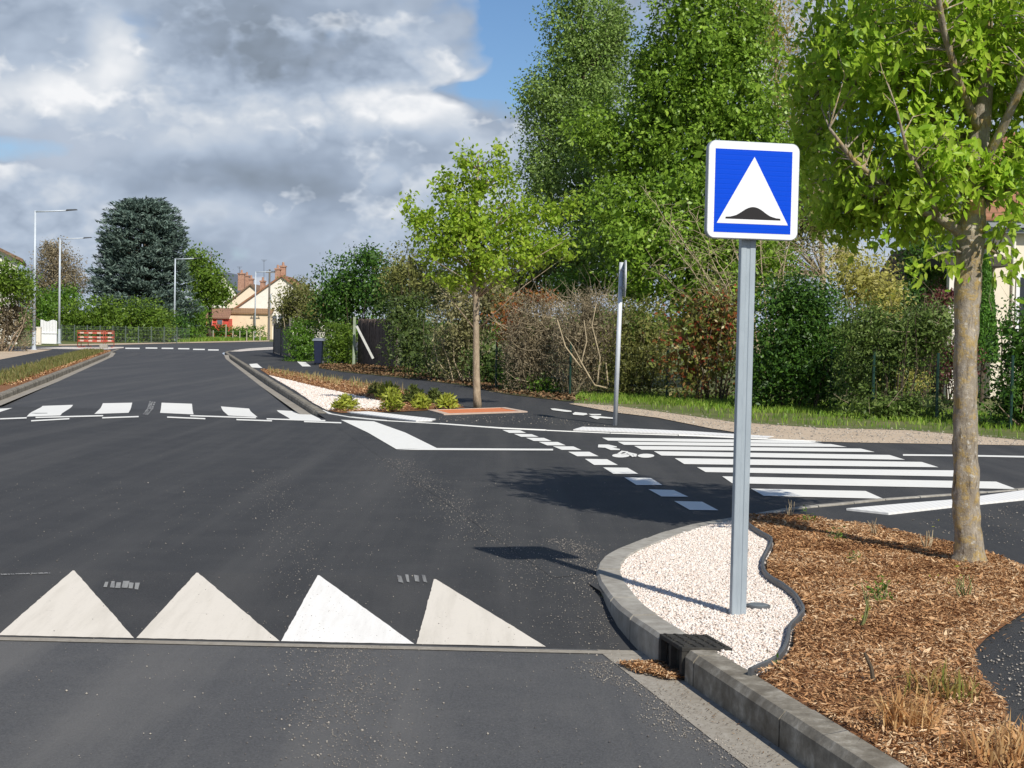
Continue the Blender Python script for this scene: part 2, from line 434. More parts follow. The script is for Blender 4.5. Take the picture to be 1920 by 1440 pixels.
def foliage_arrays(blobs, size, cover=3.2, aspect=.55, clus=.22, per=12, shape=4, droop=.1, up=.35, shell=.45, rng=RNG, core=0.0):
    V = []; fc = None; nv = 4; CEN = []
    for c, r, ex in blobs:
        area = math.pi * r[0] * r[2]
        n = int(area * cover / (size * size * aspect * .5))
        nc = max(6, n // per)
        cp, d = blob_points(nc, c, r, ex, shell, rng)
        CEN.append(cp)
        cp2 = np.repeat(cp, per, axis=0); dd = np.repeat(d, per, axis=0)
        pts = cp2 + rng.normal(size=cp2.shape) * clus * np.array([1, 1, .7])
        pts[:, 2] = np.maximum(pts[:, 2], .03)
        nb = dd * .6 + np.array([0, 0, up])
        v, nv, fc = leaves(pts, size, aspect, nb, shape, droop, rng=rng)
        V.append(v)
        if core:
            cs = size * 2.3; m = int(area * .55 * core / (cs * cs * .35))
            q, d2 = blob_points(m, c, tuple(x * .66 for x in r), ex, .4, rng); q[:, 2] = np.maximum(q[:, 2], .05)
            v, nv, fc = leaves(q, cs, .7, d2 * .6, shape, droop, rng=rng); V.append(v)
    V = np.concatenate(V); N = len(V) // nv
    tint = np.clip(rng.normal(.5, .25, N), 0, 1)
    return V, nv, fc, tint, np.concatenate(CEN)

def B(px, py, rx, ry, Y, ex=2.0, dep=None):      # blob given by its look in the photo and its distance
    c = at(px, py, Y); s = Y / F
    return ((c.x, c.y, c.z), (rx * s, (dep if dep else rx * s * .8), ry * s), ex)

def stems_mesh(base, cents, n, r0, mb, sides=5):
    for _ in range(n):
        e = Vector(cents[random.randrange(len(cents))]); b = Vector(base) + Vector((random.uniform(-1, 1), random.uniform(-1, 1), 0)) * .15
        b.x = b.x * .5 + e.x * .5; b.y = b.y * .5 + e.y * .5; b.z = 0
        m = (b + e) / 2 + Vector((random.uniform(-1, 1), random.uniform(-1, 1), 0)) * .15
        mb.tube([b, m, e], [r0, r0 * .7, r0 * .3], sides)

def shrub(name, label, cat, blobs, mat, size=.09, cover=3.2, group=None, aspect=.55, clus=.16, per=12, stems=14, stem_r=.018, stemmat=None, twigs=0, core=2.2, **kw):
    bx = sum(b[0][0] for b in blobs) / len(blobs); by = sum(b[0][1] for b in blobs) / len(blobs)
    root = thing(name, label, cat, (bx, by, 0), group)
    V, nv, fc, tint, cen = foliage_arrays(blobs, size, cover, aspect, clus, per, core=core, **kw)
    np_mesh('foliage', V, nv, mat, root, tint=tint, faces=fc)
    if stems:
        mb = MB(); stems_mesh((bx, by, 0), cen.tolist(), stems, stem_r, mb)
        mb.build('stems_and_twigs', stemmat or M_barkd, root)  # the shrub's own stems, rising into its foliage
    if twigs:
        mb = MB()
        for _ in range(twigs):
            c, r, ex = random.choice(blobs)
            p = Vector(blob_points(1, c, r, ex, .35)[0][0].tolist()); d = Vector((random.gauss(0, .5), random.gauss(0, .5), abs(random.gauss(.6, .5)))).normalized()
            p.z = max(p.z, .1)
            L = random.uniform(.25, .7); q = p + d * L * .5 + Vector((random.gauss(0, .05),) * 3); e = q + (d + Vector((random.gauss(0, .3), random.gauss(0, .3), .1))) * L * .5
            mb.tube([p, q, e], [.006, .0045, .002], 3, cap=False)
        mb.build('stems_and_twigs', stemmat or M_twig, root)  # separate dry twigs scattered through the shrub's foliage
    return root

def tree(name, label, cat, base, trunk, radii, blobs, mat, barkm, size=.12, cover=2.6, group=None, sides=12, limbs=40, limb_r=.04, wob=.0, crown='crown', **kw):
    root = thing(name, label, cat, base, group)
    mb = MB(); mb.tube(trunk, radii, sides, wob=wob)
    mb.build('trunk', barkm, root, smooth=True)
    V, nv, fc, tint, cen = foliage_arrays(blobs, size, cover, **kw)
    np_mesh(crown, V, nv, mat, root, tint=tint, faces=fc)
    lb = MB(); T = [Vector(t) for t in trunk]
    cents = cen.tolist()
    for i in range(limbs):
        e = Vector(cents[random.randrange(len(cents))])
        cands = [t for t in T[len(T) // 3:] if t.z < e.z - .1] or T[len(T) // 3:len(T) // 3 + 1]
        s_ = min(cands, key=lambda t: abs((e.z - t.z) - (Vector((e.x - t.x, e.y - t.y, 0)).length * .8)))
        m = s_.lerp(e, .5) + Vector((random.gauss(0, .1), random.gauss(0, .1), .12)) * (e - s_).length * .4
        rr = limb_r * random.uniform(.4, 1)
        lb.tube([s_, m, e], [rr, rr * .6, rr * .2], 5)
    if limbs: lb.build('limbs', barkm, root, smooth=True)
    return root

def inpoly(pts, poly):
    x, y = pts[:, 0], pts[:, 1]; res = np.zeros(len(pts), bool); n = len(poly)
    for i in range(n):
        x1, y1 = poly[i][0], poly[i][1]; x2, y2 = poly[(i + 1) % n][0], poly[(i + 1) % n][1]
        if y1 == y2: continue
        c = ((y1 > y) != (y2 > y)) & (x < (x2 - x1) * (y - y1) / (y2 - y1) + x1)
        res ^= c
    return res

def scatter_poly(poly, n, rng=RNG):
    a = np.array([[p[0], p[1]] for p in poly]); lo, hi = a.min(0), a.max(0)
    out = []; tot = 0
    while tot < n:
        q = rng.uniform(lo, hi, (max(n, 1000), 2)); q = q[inpoly(q, poly)]
        out.append(q); tot += len(q)
    return np.concatenate(out)[:n]

OCT_V = np.array([[1,0,0],[-1,0,0],[0,1,0],[0,-1,0],[0,0,1],[0,0,-1]], float)
OCT_F = [(0,2,4),(2,1,4),(1,3,4),(3,0,4),(2,0,5),(1,2,5),(3,1,5),(0,3,5)]
def stones(name, pts3, rad, mat, label=None, kind='stuff', spread=.35, tintv=None, cat=None):
    N = len(pts3)
    s = rad * np.exp(RNG.normal(0, spread, (N, 1)))
    q = OCT_V[None] * (RNG.uniform(.6, 1.3, (N, 6, 1)))
    a = RNG.uniform(0, 6.28, N); b = RNG.uniform(-.8, .8, N)
    ca, sa, cb, sb = np.cos(a), np.sin(a), np.cos(b), np.sin(b)
    x = q[:, :, 0] * cb[:, None] - q[:, :, 2] * sb[:, None]; z = q[:, :, 0] * sb[:, None] + q[:, :, 2] * cb[:, None]; y = q[:, :, 1]
    x2 = x * ca[:, None] - y * sa[:, None]; y2 = x * sa[:, None] + y * ca[:, None]
    v = np.stack([x2, y2, z * .75], axis=2) * s[:, None] + pts3[:, None, :]
    t = RNG.uniform(0, 1, N) if tintv is None else tintv
    o = np_mesh(name, v.reshape(-1, 3), 6, mat, faces=OCT_F, tint=t)
    return props(o, label, cat, kind=kind)

def chips(name, pts3, size, mat, aspect=.22, tilt=.5, label=None, cat=None, kind='stuff', parent=None):
    N = len(pts3); nb = np.tile([0, 0, 1 / tilt], (N, 1))
    v, nv, fc = leaves(pts3, size, aspect, nb, 4)
    o = np_mesh(name, v, nv, mat, tint=RNG.uniform(0, 1, N), parent=parent)
    if not parent: props(o, label, cat, kind=kind)
    return o

BLF = [(0, 1, 2, 4), (4, 2, 3)]
def blades(pts3, h, w, lean=.35, rng=RNG, curve=.3):
    N = len(pts3); a = rng.uniform(0, 6.283, N)
    H = (h * rng.uniform(.5, 1.25, N))[:, None]
    d = np.stack([np.cos(a), np.sin(a), np.zeros(N)], 1) * np.minimum(np.abs(rng.normal(0, lean, N)), 1.25)[:, None]
    a2 = rng.uniform(0, 6.283, N); side = np.stack([np.cos(a2), np.sin(a2), np.zeros(N)], 1) * w * .5
    up = np.array([0, 0, 1.0])
    m = pts3 + (d * .4 + up * .6) * H; t = pts3 + (d * (1 + curve) + up * (1 - curve * np.minimum(1, np.linalg.norm(d, axis=1, keepdims=True)))) * H
    v = np.stack([pts3 - side, pts3 + side, m + side * .8, t, m - side * .8], axis=1)
    return v.reshape(-1, 3), 5

def blade_obj(name, pts3, h, w, mat, lean=.35, parent=None, label=None, cat=None, kind=None, curve=.3):
    v, nv = blades(pts3, h, w, lean, curve=curve)
    o = np_mesh(name, v, nv, mat, parent, tint=RNG.uniform(0, 1, len(pts3)), faces=BLF)
    if not parent: props(o, label, cat, kind=kind)
    return o

def struct(name, mb, mat, smooth=False, label=None):
    return props(mb.build(name, mat, smooth=smooth), label, kind='structure')

def z3(q, z): return np.column_stack([q, np.full(len(q), z) if np.isscalar(z) else z])

# ================================================================== GROUND AND ROADS
# ground sheet with the sunken carriageway cut out
hole = [RE(-20, .27), RE(84.4, .27), LE(84.4, .27), LE(-20, .27)]
g = MB()
outer = [Vector((-1500, -60, 0)), Vector((1500, -60, 0)), Vector((1500, 3000, 0)), Vector((-1500, 3000, 0))]
vs = outer + hole
tri = tessellate_polygon([outer, hole])
g.v = [(p.x, p.y, -.03) for p in vs]
for t in tri:
    a, b, c = [Vector(g.v[i]) for i in t]
    g.f.append(tuple(t) if (b - a).cross(c - a).z > 0 else (t[0], t[2], t[1]))
struct('ground', g, M_grassbase)

def strip(Ys, lf, rf, zf, dz=0):
    mb = MB(); n = 14
    for Y in Ys:
        a, b = lf(Y), rf(Y)
        for k in range(n + 1):
            t = k / n; mb.v.append((a.x + (b.x - a.x) * t, Y, zf(Y) + dz))
    for i in range(len(Ys) - 1):
        for k in range(n):
            q = i * (n + 1) + k; mb.f.append((q, q + 1, q + n + 2, q + n + 1))
    return mb
struct('road', strip([-20, -5, 0, 5, 7.52], lambda Y: LE(Y), lambda Y: RE(Y), zroad), M_road_old)
struct('raised_road_table', strip([7.52, 8.85, 12, 18, 24.0, 26.0, 28.0], lambda Y: LE(Y, .3), lambda Y: RE(Y, .62), zroad), M_road_new)
struct('road', strip([28.0, 40, 60, 72, 75, 84.5], lambda Y: LE(Y), lambda Y: RE(Y), zroad), M_road_far)
# joint strip of sealed concrete at the foot of the ramp
mb = MB(); mb.flat([(-4.9, 7.44, -.126), (.78, 7.40, -.126), (.78, 7.47, -.126), (-4.9, 7.52, -.126)])
struct('road_joint', mb, M_gutter)
# far junction at the bend
mb = MB(); Z = .004
fp = [P(x, y, Z) for x, y in ((221, 660.5), (196, 656), (60, 655), (-60, 656), (-60, 650), (90, 649), (215, 647), (300, 644), (420, 642), (505, 640.5), (800, 642), (800, 651), (520, 652.5), (445, 655.5), (424, 659), (414.5, 663.2))]
mb.flat(fp); struct('road', mb, M_road_far)

mb = MB(); mb.poly([(-60, -25, -.34), (20, -25, -.34), (20, 90, -.34), (-60, 90, -.34)]); struct('soil', mb, M_soil)
# gutters
for nm, Ys, ef in (('gutter', [-20, 0, 4, 7.5], RE), ('gutter', [26.5, 40, 60, 72, 75], RE), ('gutter', [-20, 0, 7.4], LE), ('gutter', [26.5, 40, 60, 72, 75], LE)):
    mb = MB()
    for Y in Ys:
        a, b = ef(Y, -.02), ef(Y, .24); zz = -.127 if Y < 20 else zroad(Y) + .004; mb.v += [(a.x, Y, zz), (b.x, Y, zz)]
    for i in range(len(Ys) - 1):
        q = 2 * i; f = (q, q + 1, q + 3, q + 2); mb.f.append(f if ef is RE else f[::-1])
    struct(nm, mb, M_gutter)

def kerb(path, width, ztop, side, seg=1.0, zbot=-.25, mat=M_conc, ch=.02, gap=.014, name='kerb', K=4):
    """row of kerb stones along path (road-side edge); side=+1: body lies to the right of the travel direction"""
    pts = [Vector((p[0], p[1], 0)) for p in path]
    cum = [0]
    for i in range(len(pts) - 1): cum.append(cum[-1] + (pts[i + 1] - pts[i]).length)
    def pos(s):
        s = max(0, min(cum[-1], s))
        for i in range(len(cum) - 1):
            if s <= cum[i + 1]: break
        t = (s - cum[i]) / max(1e-9, cum[i + 1] - cum[i]); return pts[i].lerp(pts[i + 1], t)
    def nrm(s):
        d = pos(s + .15) - pos(s - .15); d.normalize(); return Vector((d.y, -d.x, 0)) * side
    mb = MB(); s = 0
    while s < cum[-1] - .02:
        e = min(s + seg, cum[-1]); a_, b_ = s + gap / 2, e - gap / 2
        jit = random.uniform(-.005, .005); k0 = len(mb.v)
        zt = ztop if not callable(ztop) else None
        for j in range(K + 1):
            ss = a_ + (b_ - a_) * j / K
            p = pos(ss); n = nrm(ss); w = width(ss / cum[-1]) if callable(width) else width
            z = (ztop(p) if callable(ztop) else zt) + jit
            for off, zz in ((0, zbot), (0, z - ch), (ch * .8, z), (w - .006, z), (w, z - .006), (w, zbot)):
                q = p + n * off; mb.v.append((q.x, q.y, zz))
        for j in range(K):
            for m in range(5):
                a = k0 + j * 6 + m; mb.f.append((a, a + 1, a + 7, a + 6) if side < 0 else (a, a + 6, a + 7, a + 1))
        e0 = tuple(k0 + i for i in range(6)); e1 = tuple(k0 + K * 6 + i for i in range(6))
        mb.f.append(e0 if side > 0 else e0[::-1]); mb.f.append(e1[::-1] if side > 0 else e1)
        s = e
    return struct(name, mb, mat)

kerb([RE(-4, .2), RE(6.86, .2)], .145, .02, 1, mat=M_conc_old, ch=.03)
kerb([RE(25.6, .2), RE(82, .2), P(424, 659.5), P(445, 656), P(520, 653)], .15, .02, 1, mat=M_conc_old, ch=.03)
kerb([LE(-4, .2), LE(7.4, .2)], .15, .02, -1, mat=M_conc_old)
kerb([LE(7.6, .2), LE(84.4, .2)], .15, .02, -1, mat=M_conc_old, ch=.03)
isl_out = [(1236, 1192), (1215, 1177), (1187, 1159), (1160, 1139), (1140, 1117), (1124, 1093), (1117, 1070), (1121, 1056), (1133, 1043), (1155, 1031), (1180, 1021), (1233, 1000), (1293, 982), (1373, 967), (1407, 961), (1440, 955), (1493, 948), (1573, 941), (1658, 932), (1791, 923), (1920, 913), (2100, 903)]
iw = [P(x, y, .015) for x, y in isl_out]
def kw(t): return .15 if t < .42 else max(.075, .15 - (t - .42) * .6)
def kz(p): return .02 if p.y < 11 else max(.008, .02 - (p.y - 11) * .01)
kerb(iw, kw, kz, 1, seg=.5, mat=M_conc)
# flush kerb on the far side of the side street
far_fl = [(600, 769), (614, 775), (655, 782), (712, 788), (820, 794), (940, 803), (1050, 808), (1141, 812), (1300, 817), (1450, 824), (1540, 828)]
kerb([P(x, y + 1) for x, y in far_fl], .07, .012, -1, seg=1.0, mat=M_mark, zbot=-.05)

# pavements
mb = MB()
pv = [RE(-4, .27), RE(7.0, .27), RE(30, .27), RE(60, .27), RE(82, .27), P(424, 659.5), P(445, 656), P(540, 652), P(700, 652), P(700, 685), P(900, 722), P(1067, 752), P(1200, 764), P(1300, 777), P(1540, 802), P(2100, 815), Vector((14, 16, 0)), Vector((14, -4, 0))]
mb.flat([(p.x, p.y, -.004) for p in pv]); struct('pavement', mb, M_path)
mb = MB()
ss = [RE(8.9, .1), RE(26.0, .2)] + [P(x, y) for x, y in far_fl[1:]] + [P(1640, 830), P(1920, 835), P(2300, 842), P(2300, 900), P(2100, 903)] + [p for p in iw[::-1][:16]]
ss = [p for p in ss if p.y > 8.8]
mb.flat([(p.x, p.y, .002) for p in ss]); struct('side_street', mb, M_road_new)
# verge of sand along the side street
mb = MB()
lo = [(1067, 757), (1153, 773), (1233, 783), (1333, 803), (1377, 810), (1447, 822), (1540, 828), (1633, 830), (1920, 835), (2300, 842)]
hi = [(2300, 832), (1920, 822), (1833, 815), (1700, 804), (1540, 800), (1407, 790), (1377, 789), (1300, 778), (1160, 759), (1100, 753)]
sp = [P(x, y, .008) for x, y in lo + hi]; mb.flat(sp); struct('sand_verge', mb, M_sand)
q = scatter_poly(sp, 2500); stones('verge_pebbles', z3(q, .01), .012, M_crumb, 'small pale pebbles lying on the sand verge', tintv=RNG.uniform(.4, 1, len(q)))
# grass verge behind the sand
gp_px = [(1075, 755), (1160, 761), (1300, 780), (1377, 791), (1540, 802), (1700, 806), (1833, 817), (1920, 825), (2200, 835), (2200, 790), (1920, 785), (1600, 760), (1400, 750), (1200, 738), (1090, 735)]
gp = [P(x, y, .012) for x, y in gp_px]
mb = MB(); mb.flat(gp); struct('grass_verge', mb, M_grassbase)
q = scatter_poly(gp, 34000)
edge = np.array([[p.x, p.y] for p in gp[:9]])
dmin = np.min(np.linalg.norm(q[:, None, :] - np.concatenate([edge + (np.roll(edge, -1, 0) - edge) * t for t in np.linspace(0, .95, 12)])[None], axis=2), axis=1)
keep = RNG.uniform(0, 1, len(q)) < np.clip((dmin - .25) / 1.8, .05, 1) * np.array([.25 + 1.1 * max(0, .35 + noise.noise(Vector((a * 1.3, b * 1.3, 0)))) for a, b in q])
q = q[keep]
blade_obj('grass', z3(q, .01), .125, .017, M_blade, .5, label='bright green grass along the foot of the hedge', kind='stuff')

# left side strips, parallel to the road
def lstrip(name, o0, o1, Y0, Y1, z, mat):
    mb = MB(); mb.flat([(p.x, p.y, z) for p in (LE(Y0, o0), LE(Y1, o0), LE(Y1, o1), LE(Y0, o1))]); return struct(name, mb, mat)
lstrip('mulch_strip', .3, 1.5, -4, 82, .0, M_mulchbase)
lstrip('footpath', 1.5, 3.5, -4, 90, .002, M_path)
lstrip('sand_path', 3.5, 5.6, -4, 84, .004, M_sand)
mb = MB(); mb.flat([P(x, y, .012) for x, y in ((60, 653), (160, 655), (200, 655), (232, 652.5), (232, 650.5), (120, 650.5))]); struct('concrete_apron', mb, M_gravelbase)
mb = MB(); mb.flat([P(x, y, .02) for x, y in ((110, 645.5), (210, 644), (330, 641.5), (505, 638), (505, 640), (330, 643.6), (215, 646.5), (110, 648))]); struct('far_kerb', mb, M_sand)
mb = MB(); mb.flat([P(x, y, .012) for x, y in ((430, 659), (440, 656), (470, 653), (513, 650.5), (515, 655), (480, 656.8), (450, 659))]); struct('gravel_patch', mb, M_gravelbase)

# ================================================================== ROAD MARKINGS
def quad_on_road(pts, mat, name='road_marking', rows=8, drape=True, label=None, dz=.005):
    """pts: four photo points a,b,c,d ; a->d and b->c run along the road"""
    a, b, c, d = [PR(x, y, dz) if drape else P(x, y, dz) for x, y in pts]
    mb = MB(); rs = rows if drape else 1
    for i in range(rs + 1):
        t = i / rs
        for p in (a.lerp(d, t), b.lerp(c, t)):
            mb.v.append((p.x, p.y, (zroad(p.y) + dz) if drape else dz + .0))
    for i in range(rs):
        q = 2 * i; f = (q, q + 1, q + 3, q + 2)
        mb.f.append(f)
    # wind upwards
    A, Bv, Cv = [Vector(mb.v[i]) for i in mb.f[0][:3]]
    if (Bv - A).cross(Cv - A).z < 0: mb.f = [f[::-1] for f in mb.f]
    return struct(name, mb, mat, label=label)

tri = [((-12, 1196), (254, 1193), (138, 1068)), ((259, 1192), (526, 1198), (372, 1070)), ((529, 1198), (777, 1206), (597, 1076)), ((781, 1207), (1024, 1217), (814, 1084)), ((-282, 1200), (-18, 1196), (-98, 1067))]
for i, (a, b, c) in enumerate(tri):
    A = PR(*a, .004); Bq = PR(*b, .004); Cq = PR(*c, .004)
    A.y = Bq.y = 7.535; Cq.y = min(Cq.y, 8.84)
    mb = MB(); n = 6
    # slightly blunt tip
    tip = .02
    L = [A.lerp(Cq, .985), Bq.lerp(Cq, .985)]
    ring = []
    for p0, p1, n_ in ((A, Bq, 24), (Bq, L[1], 30), (L[1], L[0], 1), (L[0], A, 30)):
        for k_ in range(n_):
            p = p0.lerp(p1, k_ / n_); nx = (p1 - p0).normalized(); j_ = (0 if k_ == 0 else random.gauss(0, .0012)); p = p + Vector((-nx.y, nx.x, 0)) * j_
            p.y = max(7.522, min(8.848, p.y)); ring.append((p.x, p.y, zroad(p.y) + .004))
    mb.flat(ring)
    struct('ramp_triangle_marking', mb, M_tri2 if i == 2 else M_tri, label='white triangle painted on the ramp of the raised road table')

main = [((50, 781), (113, 779), (137, 759), (80, 761)), ((177, 776), (241, 774), (248, 755), (193, 756)), ((300, 774), (363, 777), (360, 757), (303, 755)),
        ((428, 779), (483, 782), (467, 766), (414, 762)), ((545, 787), (603, 788), (575, 772), (519, 769)), ((-46, 783), (-10, 779), (23, 765), (-20, 767))]
for q_ in main: quad_on_road(q_, M_mark, 'crosswalk_stripe')
R8 = lambda pts: [(x / 3, 720 + y / 3) for x, y in pts]
for a, b in (((0, 196), (150, 190)), ((200, 188), (580, 178)), ((1070, 178), (1440, 190)), ((1500, 196), (1830, 206)), ((175, 207), (390, 195)), ((575, 190), (780, 183)), ((940, 186), (1155, 195)), ((1330, 200), (1530, 207)), ((1710, 211), (1920, 218))):
    quad_on_road(R8([(a[0], a[1] + 3.5), (b[0], b[1] + 3.5), (b[0], b[1] - 3.5), (a[0], a[1] - 3.5)]), M_mark, dz=.008)
# far crossing on the road and on the pavement
for x0, x1, y in ((235, 262, 652.5), (273, 295, 652), (303, 325, 652.5), (334, 355, 653.2), (362, 384, 654.5), (390, 410, 655.5)):
    quad_on_road([(x0, y + 1.6), (x1, y + 1.8), (x1, y - .4), (x0, y - .6)], M_mark, 'crosswalk_stripe', drape=False, dz=.010)
for pq in (((467, 682.5), (482, 681.5), (492, 690), (472, 689)), ((557, 678), (573, 679), (583, 687), (567, 687))):
    a, b, c, d = pq; quad_on_road([d, c, b, a], M_mark, drape=False)
# worn patches, broken into flakes
def worn(pq, nx_, ny_, keep, name='worn_paint_mark'):
    a, b, c, d = [PR(x, y, .005) for x, y in pq]; mb = MB()
    for i in range(nx_):
        for j in range(ny_):
            if random.random() > keep: continue
            u0, u1 = (i + random.uniform(.0, .2)) / nx_, (i + random.uniform(.75, 1.02)) / nx_; v0, v1 = (j + random.uniform(0, .15)) / ny_, (j + random.uniform(.8, 1.05)) / ny_
            q = [a.lerp(b, U).lerp(d.lerp(c, U), V_) for U, V_ in ((u0, v0), (u1, v0), (u1, v1), (u0, v1))]
            mb.poly([(p.x + random.gauss(0, .003), p.y + random.gauss(0, .004), zroad(p.y) + .005) for p in q])
    struct(name, mb, M_faint)
worn(((267, 777), (278, 778), (292, 753), (280, 752)), 3, 9, .85)
worn(((192, 1102), (262, 1106), (266, 1090), (196, 1088)), 6, 1, 1)
worn(((0, 1078), (95, 1075), (95, 1073), (0, 1076)), 20, 1, .9)
for k in range(4):
    x = 742 + k * 16; worn(((x + 3, 1091), (x + 14, 1093), (x + 10, 1078), (x, 1077)), 1, 1, 1)

def mark_px(pts, mat=M_mark, name='road_marking', z=.008):
    mb = MB(); mb.flat([P(x, y, z) for x, y in pts]); return struct(name, mb, mat)
mark_px([(639, 787), (701, 790), (760, 811), (821, 841), (743, 842), (690, 811)])
mark_px([(819, 840), (1037, 841.5), (1037, 844.5), (743, 843.5)], z=.010)
mark_px([(1693, 851.5), (1800, 852.5), (1930, 855), (1930, 858), (1800, 855.5), (1693, 854.5)])
D5 = [((125,318),(225,320),(260,335),(165,335)),((190,340),(290,342),(330,357),(232,357)),((258,362),(360,363),(403,381),(303,380)),((330,385),(438,386),(482,405),(378,405)),((410,410),(525,411),(570,431),(460,430)),((496,441),(615,441),(667,466),(547,466)),((590,481),(715,483),(775,515),(642,515)),((693,529),(830,531),(890,565),(750,565)),((812,585),(960,588),(1026,628),(880,628)),((948,652),(1090,656),(1172,694),(1020,692)),((1092,718),(1250,722),(1341,770),(1180,768))]
for d in D5: mark_px([(900 + x / 3, 700 + y / 3) for x, y in d], name='cycle_crossing_dash')
SZ = [((1129, 820.5), (1140, 826), (1545, 832), (1505, 826)), ((1158, 828), (1170, 834), (1588, 838), (1558, 832.5)), ((1189, 836), (1203, 843), (1640, 847.5), (1614, 841)), ((1226, 846), (1240, 854), (1697, 862), (1668, 853)),
      ((1265, 859), (1283, 870), (1760, 876), (1728, 866)), ((1307, 876), (1323, 885), (1825, 894), (1795, 882)), ((1354, 893), (1373, 906), (1906, 917), (1868, 903)), ((1408, 916), (1432, 929.5), (1656, 935), (1623, 920.5))]
for d in SZ: mark_px(d, name='crosswalk_stripe')
# tactile strips
def slab(pts, mat=M_tact, name='tactile_strip', z=.014):
    mb = MB(); top = [P(x, y, z) for x, y in pts]; mb.flat(top)
    n = len(top); k = len(mb.v)
    for p in top: mb.v.append((p.x, p.y, p.z)); mb.v.append((p.x, p.y, -.02))
    for i in range(n):
        j = (i + 1) % n; mb.f.append((k + 2 * i, k + 2 * i + 1, k + 2 * j + 1, k + 2 * j))
    return struct(name, mb, mat)
slab([(1587, 953), (1666, 961.5), (1787, 948), (1925, 934), (1925, 918), (1791, 936), (1690, 944)])
slab([(1075, 805), (1140, 807.5), (1300, 813.5), (1440, 820), (1451, 818), (1300, 808.5), (1180, 803), (1092, 800)])
slab([(650, 772), (691, 771), (817, 785), (810, 788), (780, 788.5)])

def bike(o, u, v, s, name='bicycle_symbol'):
    """painted cycle symbol: o centre on the ground, u = along the bicycle, v = across, s = length"""
    def W(a, b): p = o + u * a * s + v * b * s; return (p.x, p.y, .0085)
    mb = MB()
    for cx in (-.30, .30):
        mb.poly([W(cx + .19 * math.cos(t), .19 * math.sin(t) * 1.05) for t in [k * math.pi / 10 for k in range(20)]])
    def bar(a, b, w):
        d = Vector((b[0] - a[0], b[1] - a[1])).normalized(); nx, ny = -d.y * w, d.x * w
        p = [(a[0] + nx, a[1] + ny), (a[0] - nx, a[1] - ny), (b[0] - nx, b[1] - ny), (b[0] + nx, b[1] + ny)]
        mb.poly([(q[0], q[1], .0095) for q in [W(*x) for x in p]])
    for a, b in (((-.30, 0), (-.12, .30)), ((-.12, .30), (.14, .30)), ((.14, .30), (.30, 0)), ((-.12, .30), (.0, .02)), ((0, .02), (.14, .30)), ((-.30, 0), (0, .02)), ((.10, .42), (.2, .38)), ((-.2, .36), (-.06, .36))): bar(a, b, .022)
    # direction arrow
    mb.poly([W(-.62, .62), W(-.62, .70), W(-.30, .60), W(-.30, .54)]); mb.poly([W(-.34, .72), W(-.34, .46), W(-.12, .50)])
    return struct(name, mb, M_mark)
def disc_px(cx, cy, rx, ry): return [(cx + rx * math.cos(k * math.pi / 10), cy + ry * math.sin(k * math.pi / 10)) for k in range(20)]
def bike_px(ox, oy, sx, sy, parts):
    mb = MB()
    for i, pts in enumerate(parts): mb.flat([P(ox + x * sx, oy + y * sy, .008 + i * .0008) for x, y in pts])
    return struct('bicycle_symbol', mb, M_mark)
k = 1 / 6.4
cyc = [disc_px(1050, 730, 105, 23), disc_px(1352, 732, 100, 24), [(775, 632), (780, 598), (900, 598), (1005, 622), (1000, 632), (950, 634), (1040, 652), (1036, 664), (930, 664), (860, 636)],
       [(1005, 708), (1060, 672), (1140, 682), (1130, 690), (1075, 690), (1030, 714)], [(1120, 684), (1245, 712), (1235, 744), (1205, 742), (1205, 722), (1100, 700)], [(1060, 712), (1140, 688), (1215, 738), (1190, 748), (1130, 705), (1070, 722)]]
bike_px(1000, 740, k, k, cyc)
cyc2 = [[(205, 165), (255, 165), (455, 192), (460, 206), (400, 206), (230, 184)], [(470, 228), (500, 208), (640, 222), (650, 238), (600, 248), (480, 240)], [(660, 230), (810, 232), (815, 246), (700, 246)], [(665, 256), (740, 252), (960, 275), (955, 288), (800, 280), (770, 294), (740, 288)]]
bike_px(1000, 740, k, k, cyc2)

# ================================================================== PLANTED ISLAND IN FRONT
edging_px = [(1400, 981), (1415, 992), (1433, 1003), (1447, 1011), (1448, 1020), (1441, 1035), (1433, 1052), (1435, 1072), (1448, 1086), (1467, 1097), (1482, 1108), (1495, 1120), (1506, 1138), (1509, 1148), (1500, 1160), (1485, 1176), (1482, 1192), (1477, 1212), (1465, 1232), (1447, 1244), (1425, 1254), (1408, 1262)]
ed = [P(x, y, .03) for x, y in edging_px]
# smooth and thick edging band
def catmull(pts, n=5):
    out = []
    for i in range(len(pts) - 1):
        p0 = pts[max(0, i - 1)]; p1 = pts[i]; p2 = pts[i + 1]; p3 = pts[min(len(pts) - 1, i + 2)]
        for j in range(n):
            t = j / n; out.append(.5 * ((2 * p1) + (p2 - p0) * t + (2 * p0 - 5 * p1 + 4 * p2 - p3) * t * t + (3 * p1 - p0 - 3 * p2 + p3) * t ** 3))
    out.append(pts[-1]); return out
eds = catmull(ed, 5)
kerb([(p.x, p.y) for p in eds], .018, .05, 1, seg=30, mat=M_blackplastic, ch=.003, name='edging_strip', zbot=-.03, K=140)
inner = []
for i, p in enumerate(iw[:15]):
    a = iw[max(0, i - 1)]; b = iw[i + 1]; d = (b - a).normalized(); n = Vector((d.y, -d.x, 0)); inner.append(p + n * .14)
gpoly = inner[0:15] + [p for p in eds] + [RE(6.45, .34), RE(6.9, .33), RE(7.2, .32)]
mb = MB(); mb.flat([(p.x, p.y, .002) for p in gpoly]); struct('gravel_bed', mb, M_gravelbase)
q = scatter_poly([(p.x, p.y) for p in gpoly], 45000)
stones('white_gravel', z3(q, RNG.uniform(.006, .014, len(q))), .0072, M_stone, 'white gravel round the foot of the square sign', spread=.28)
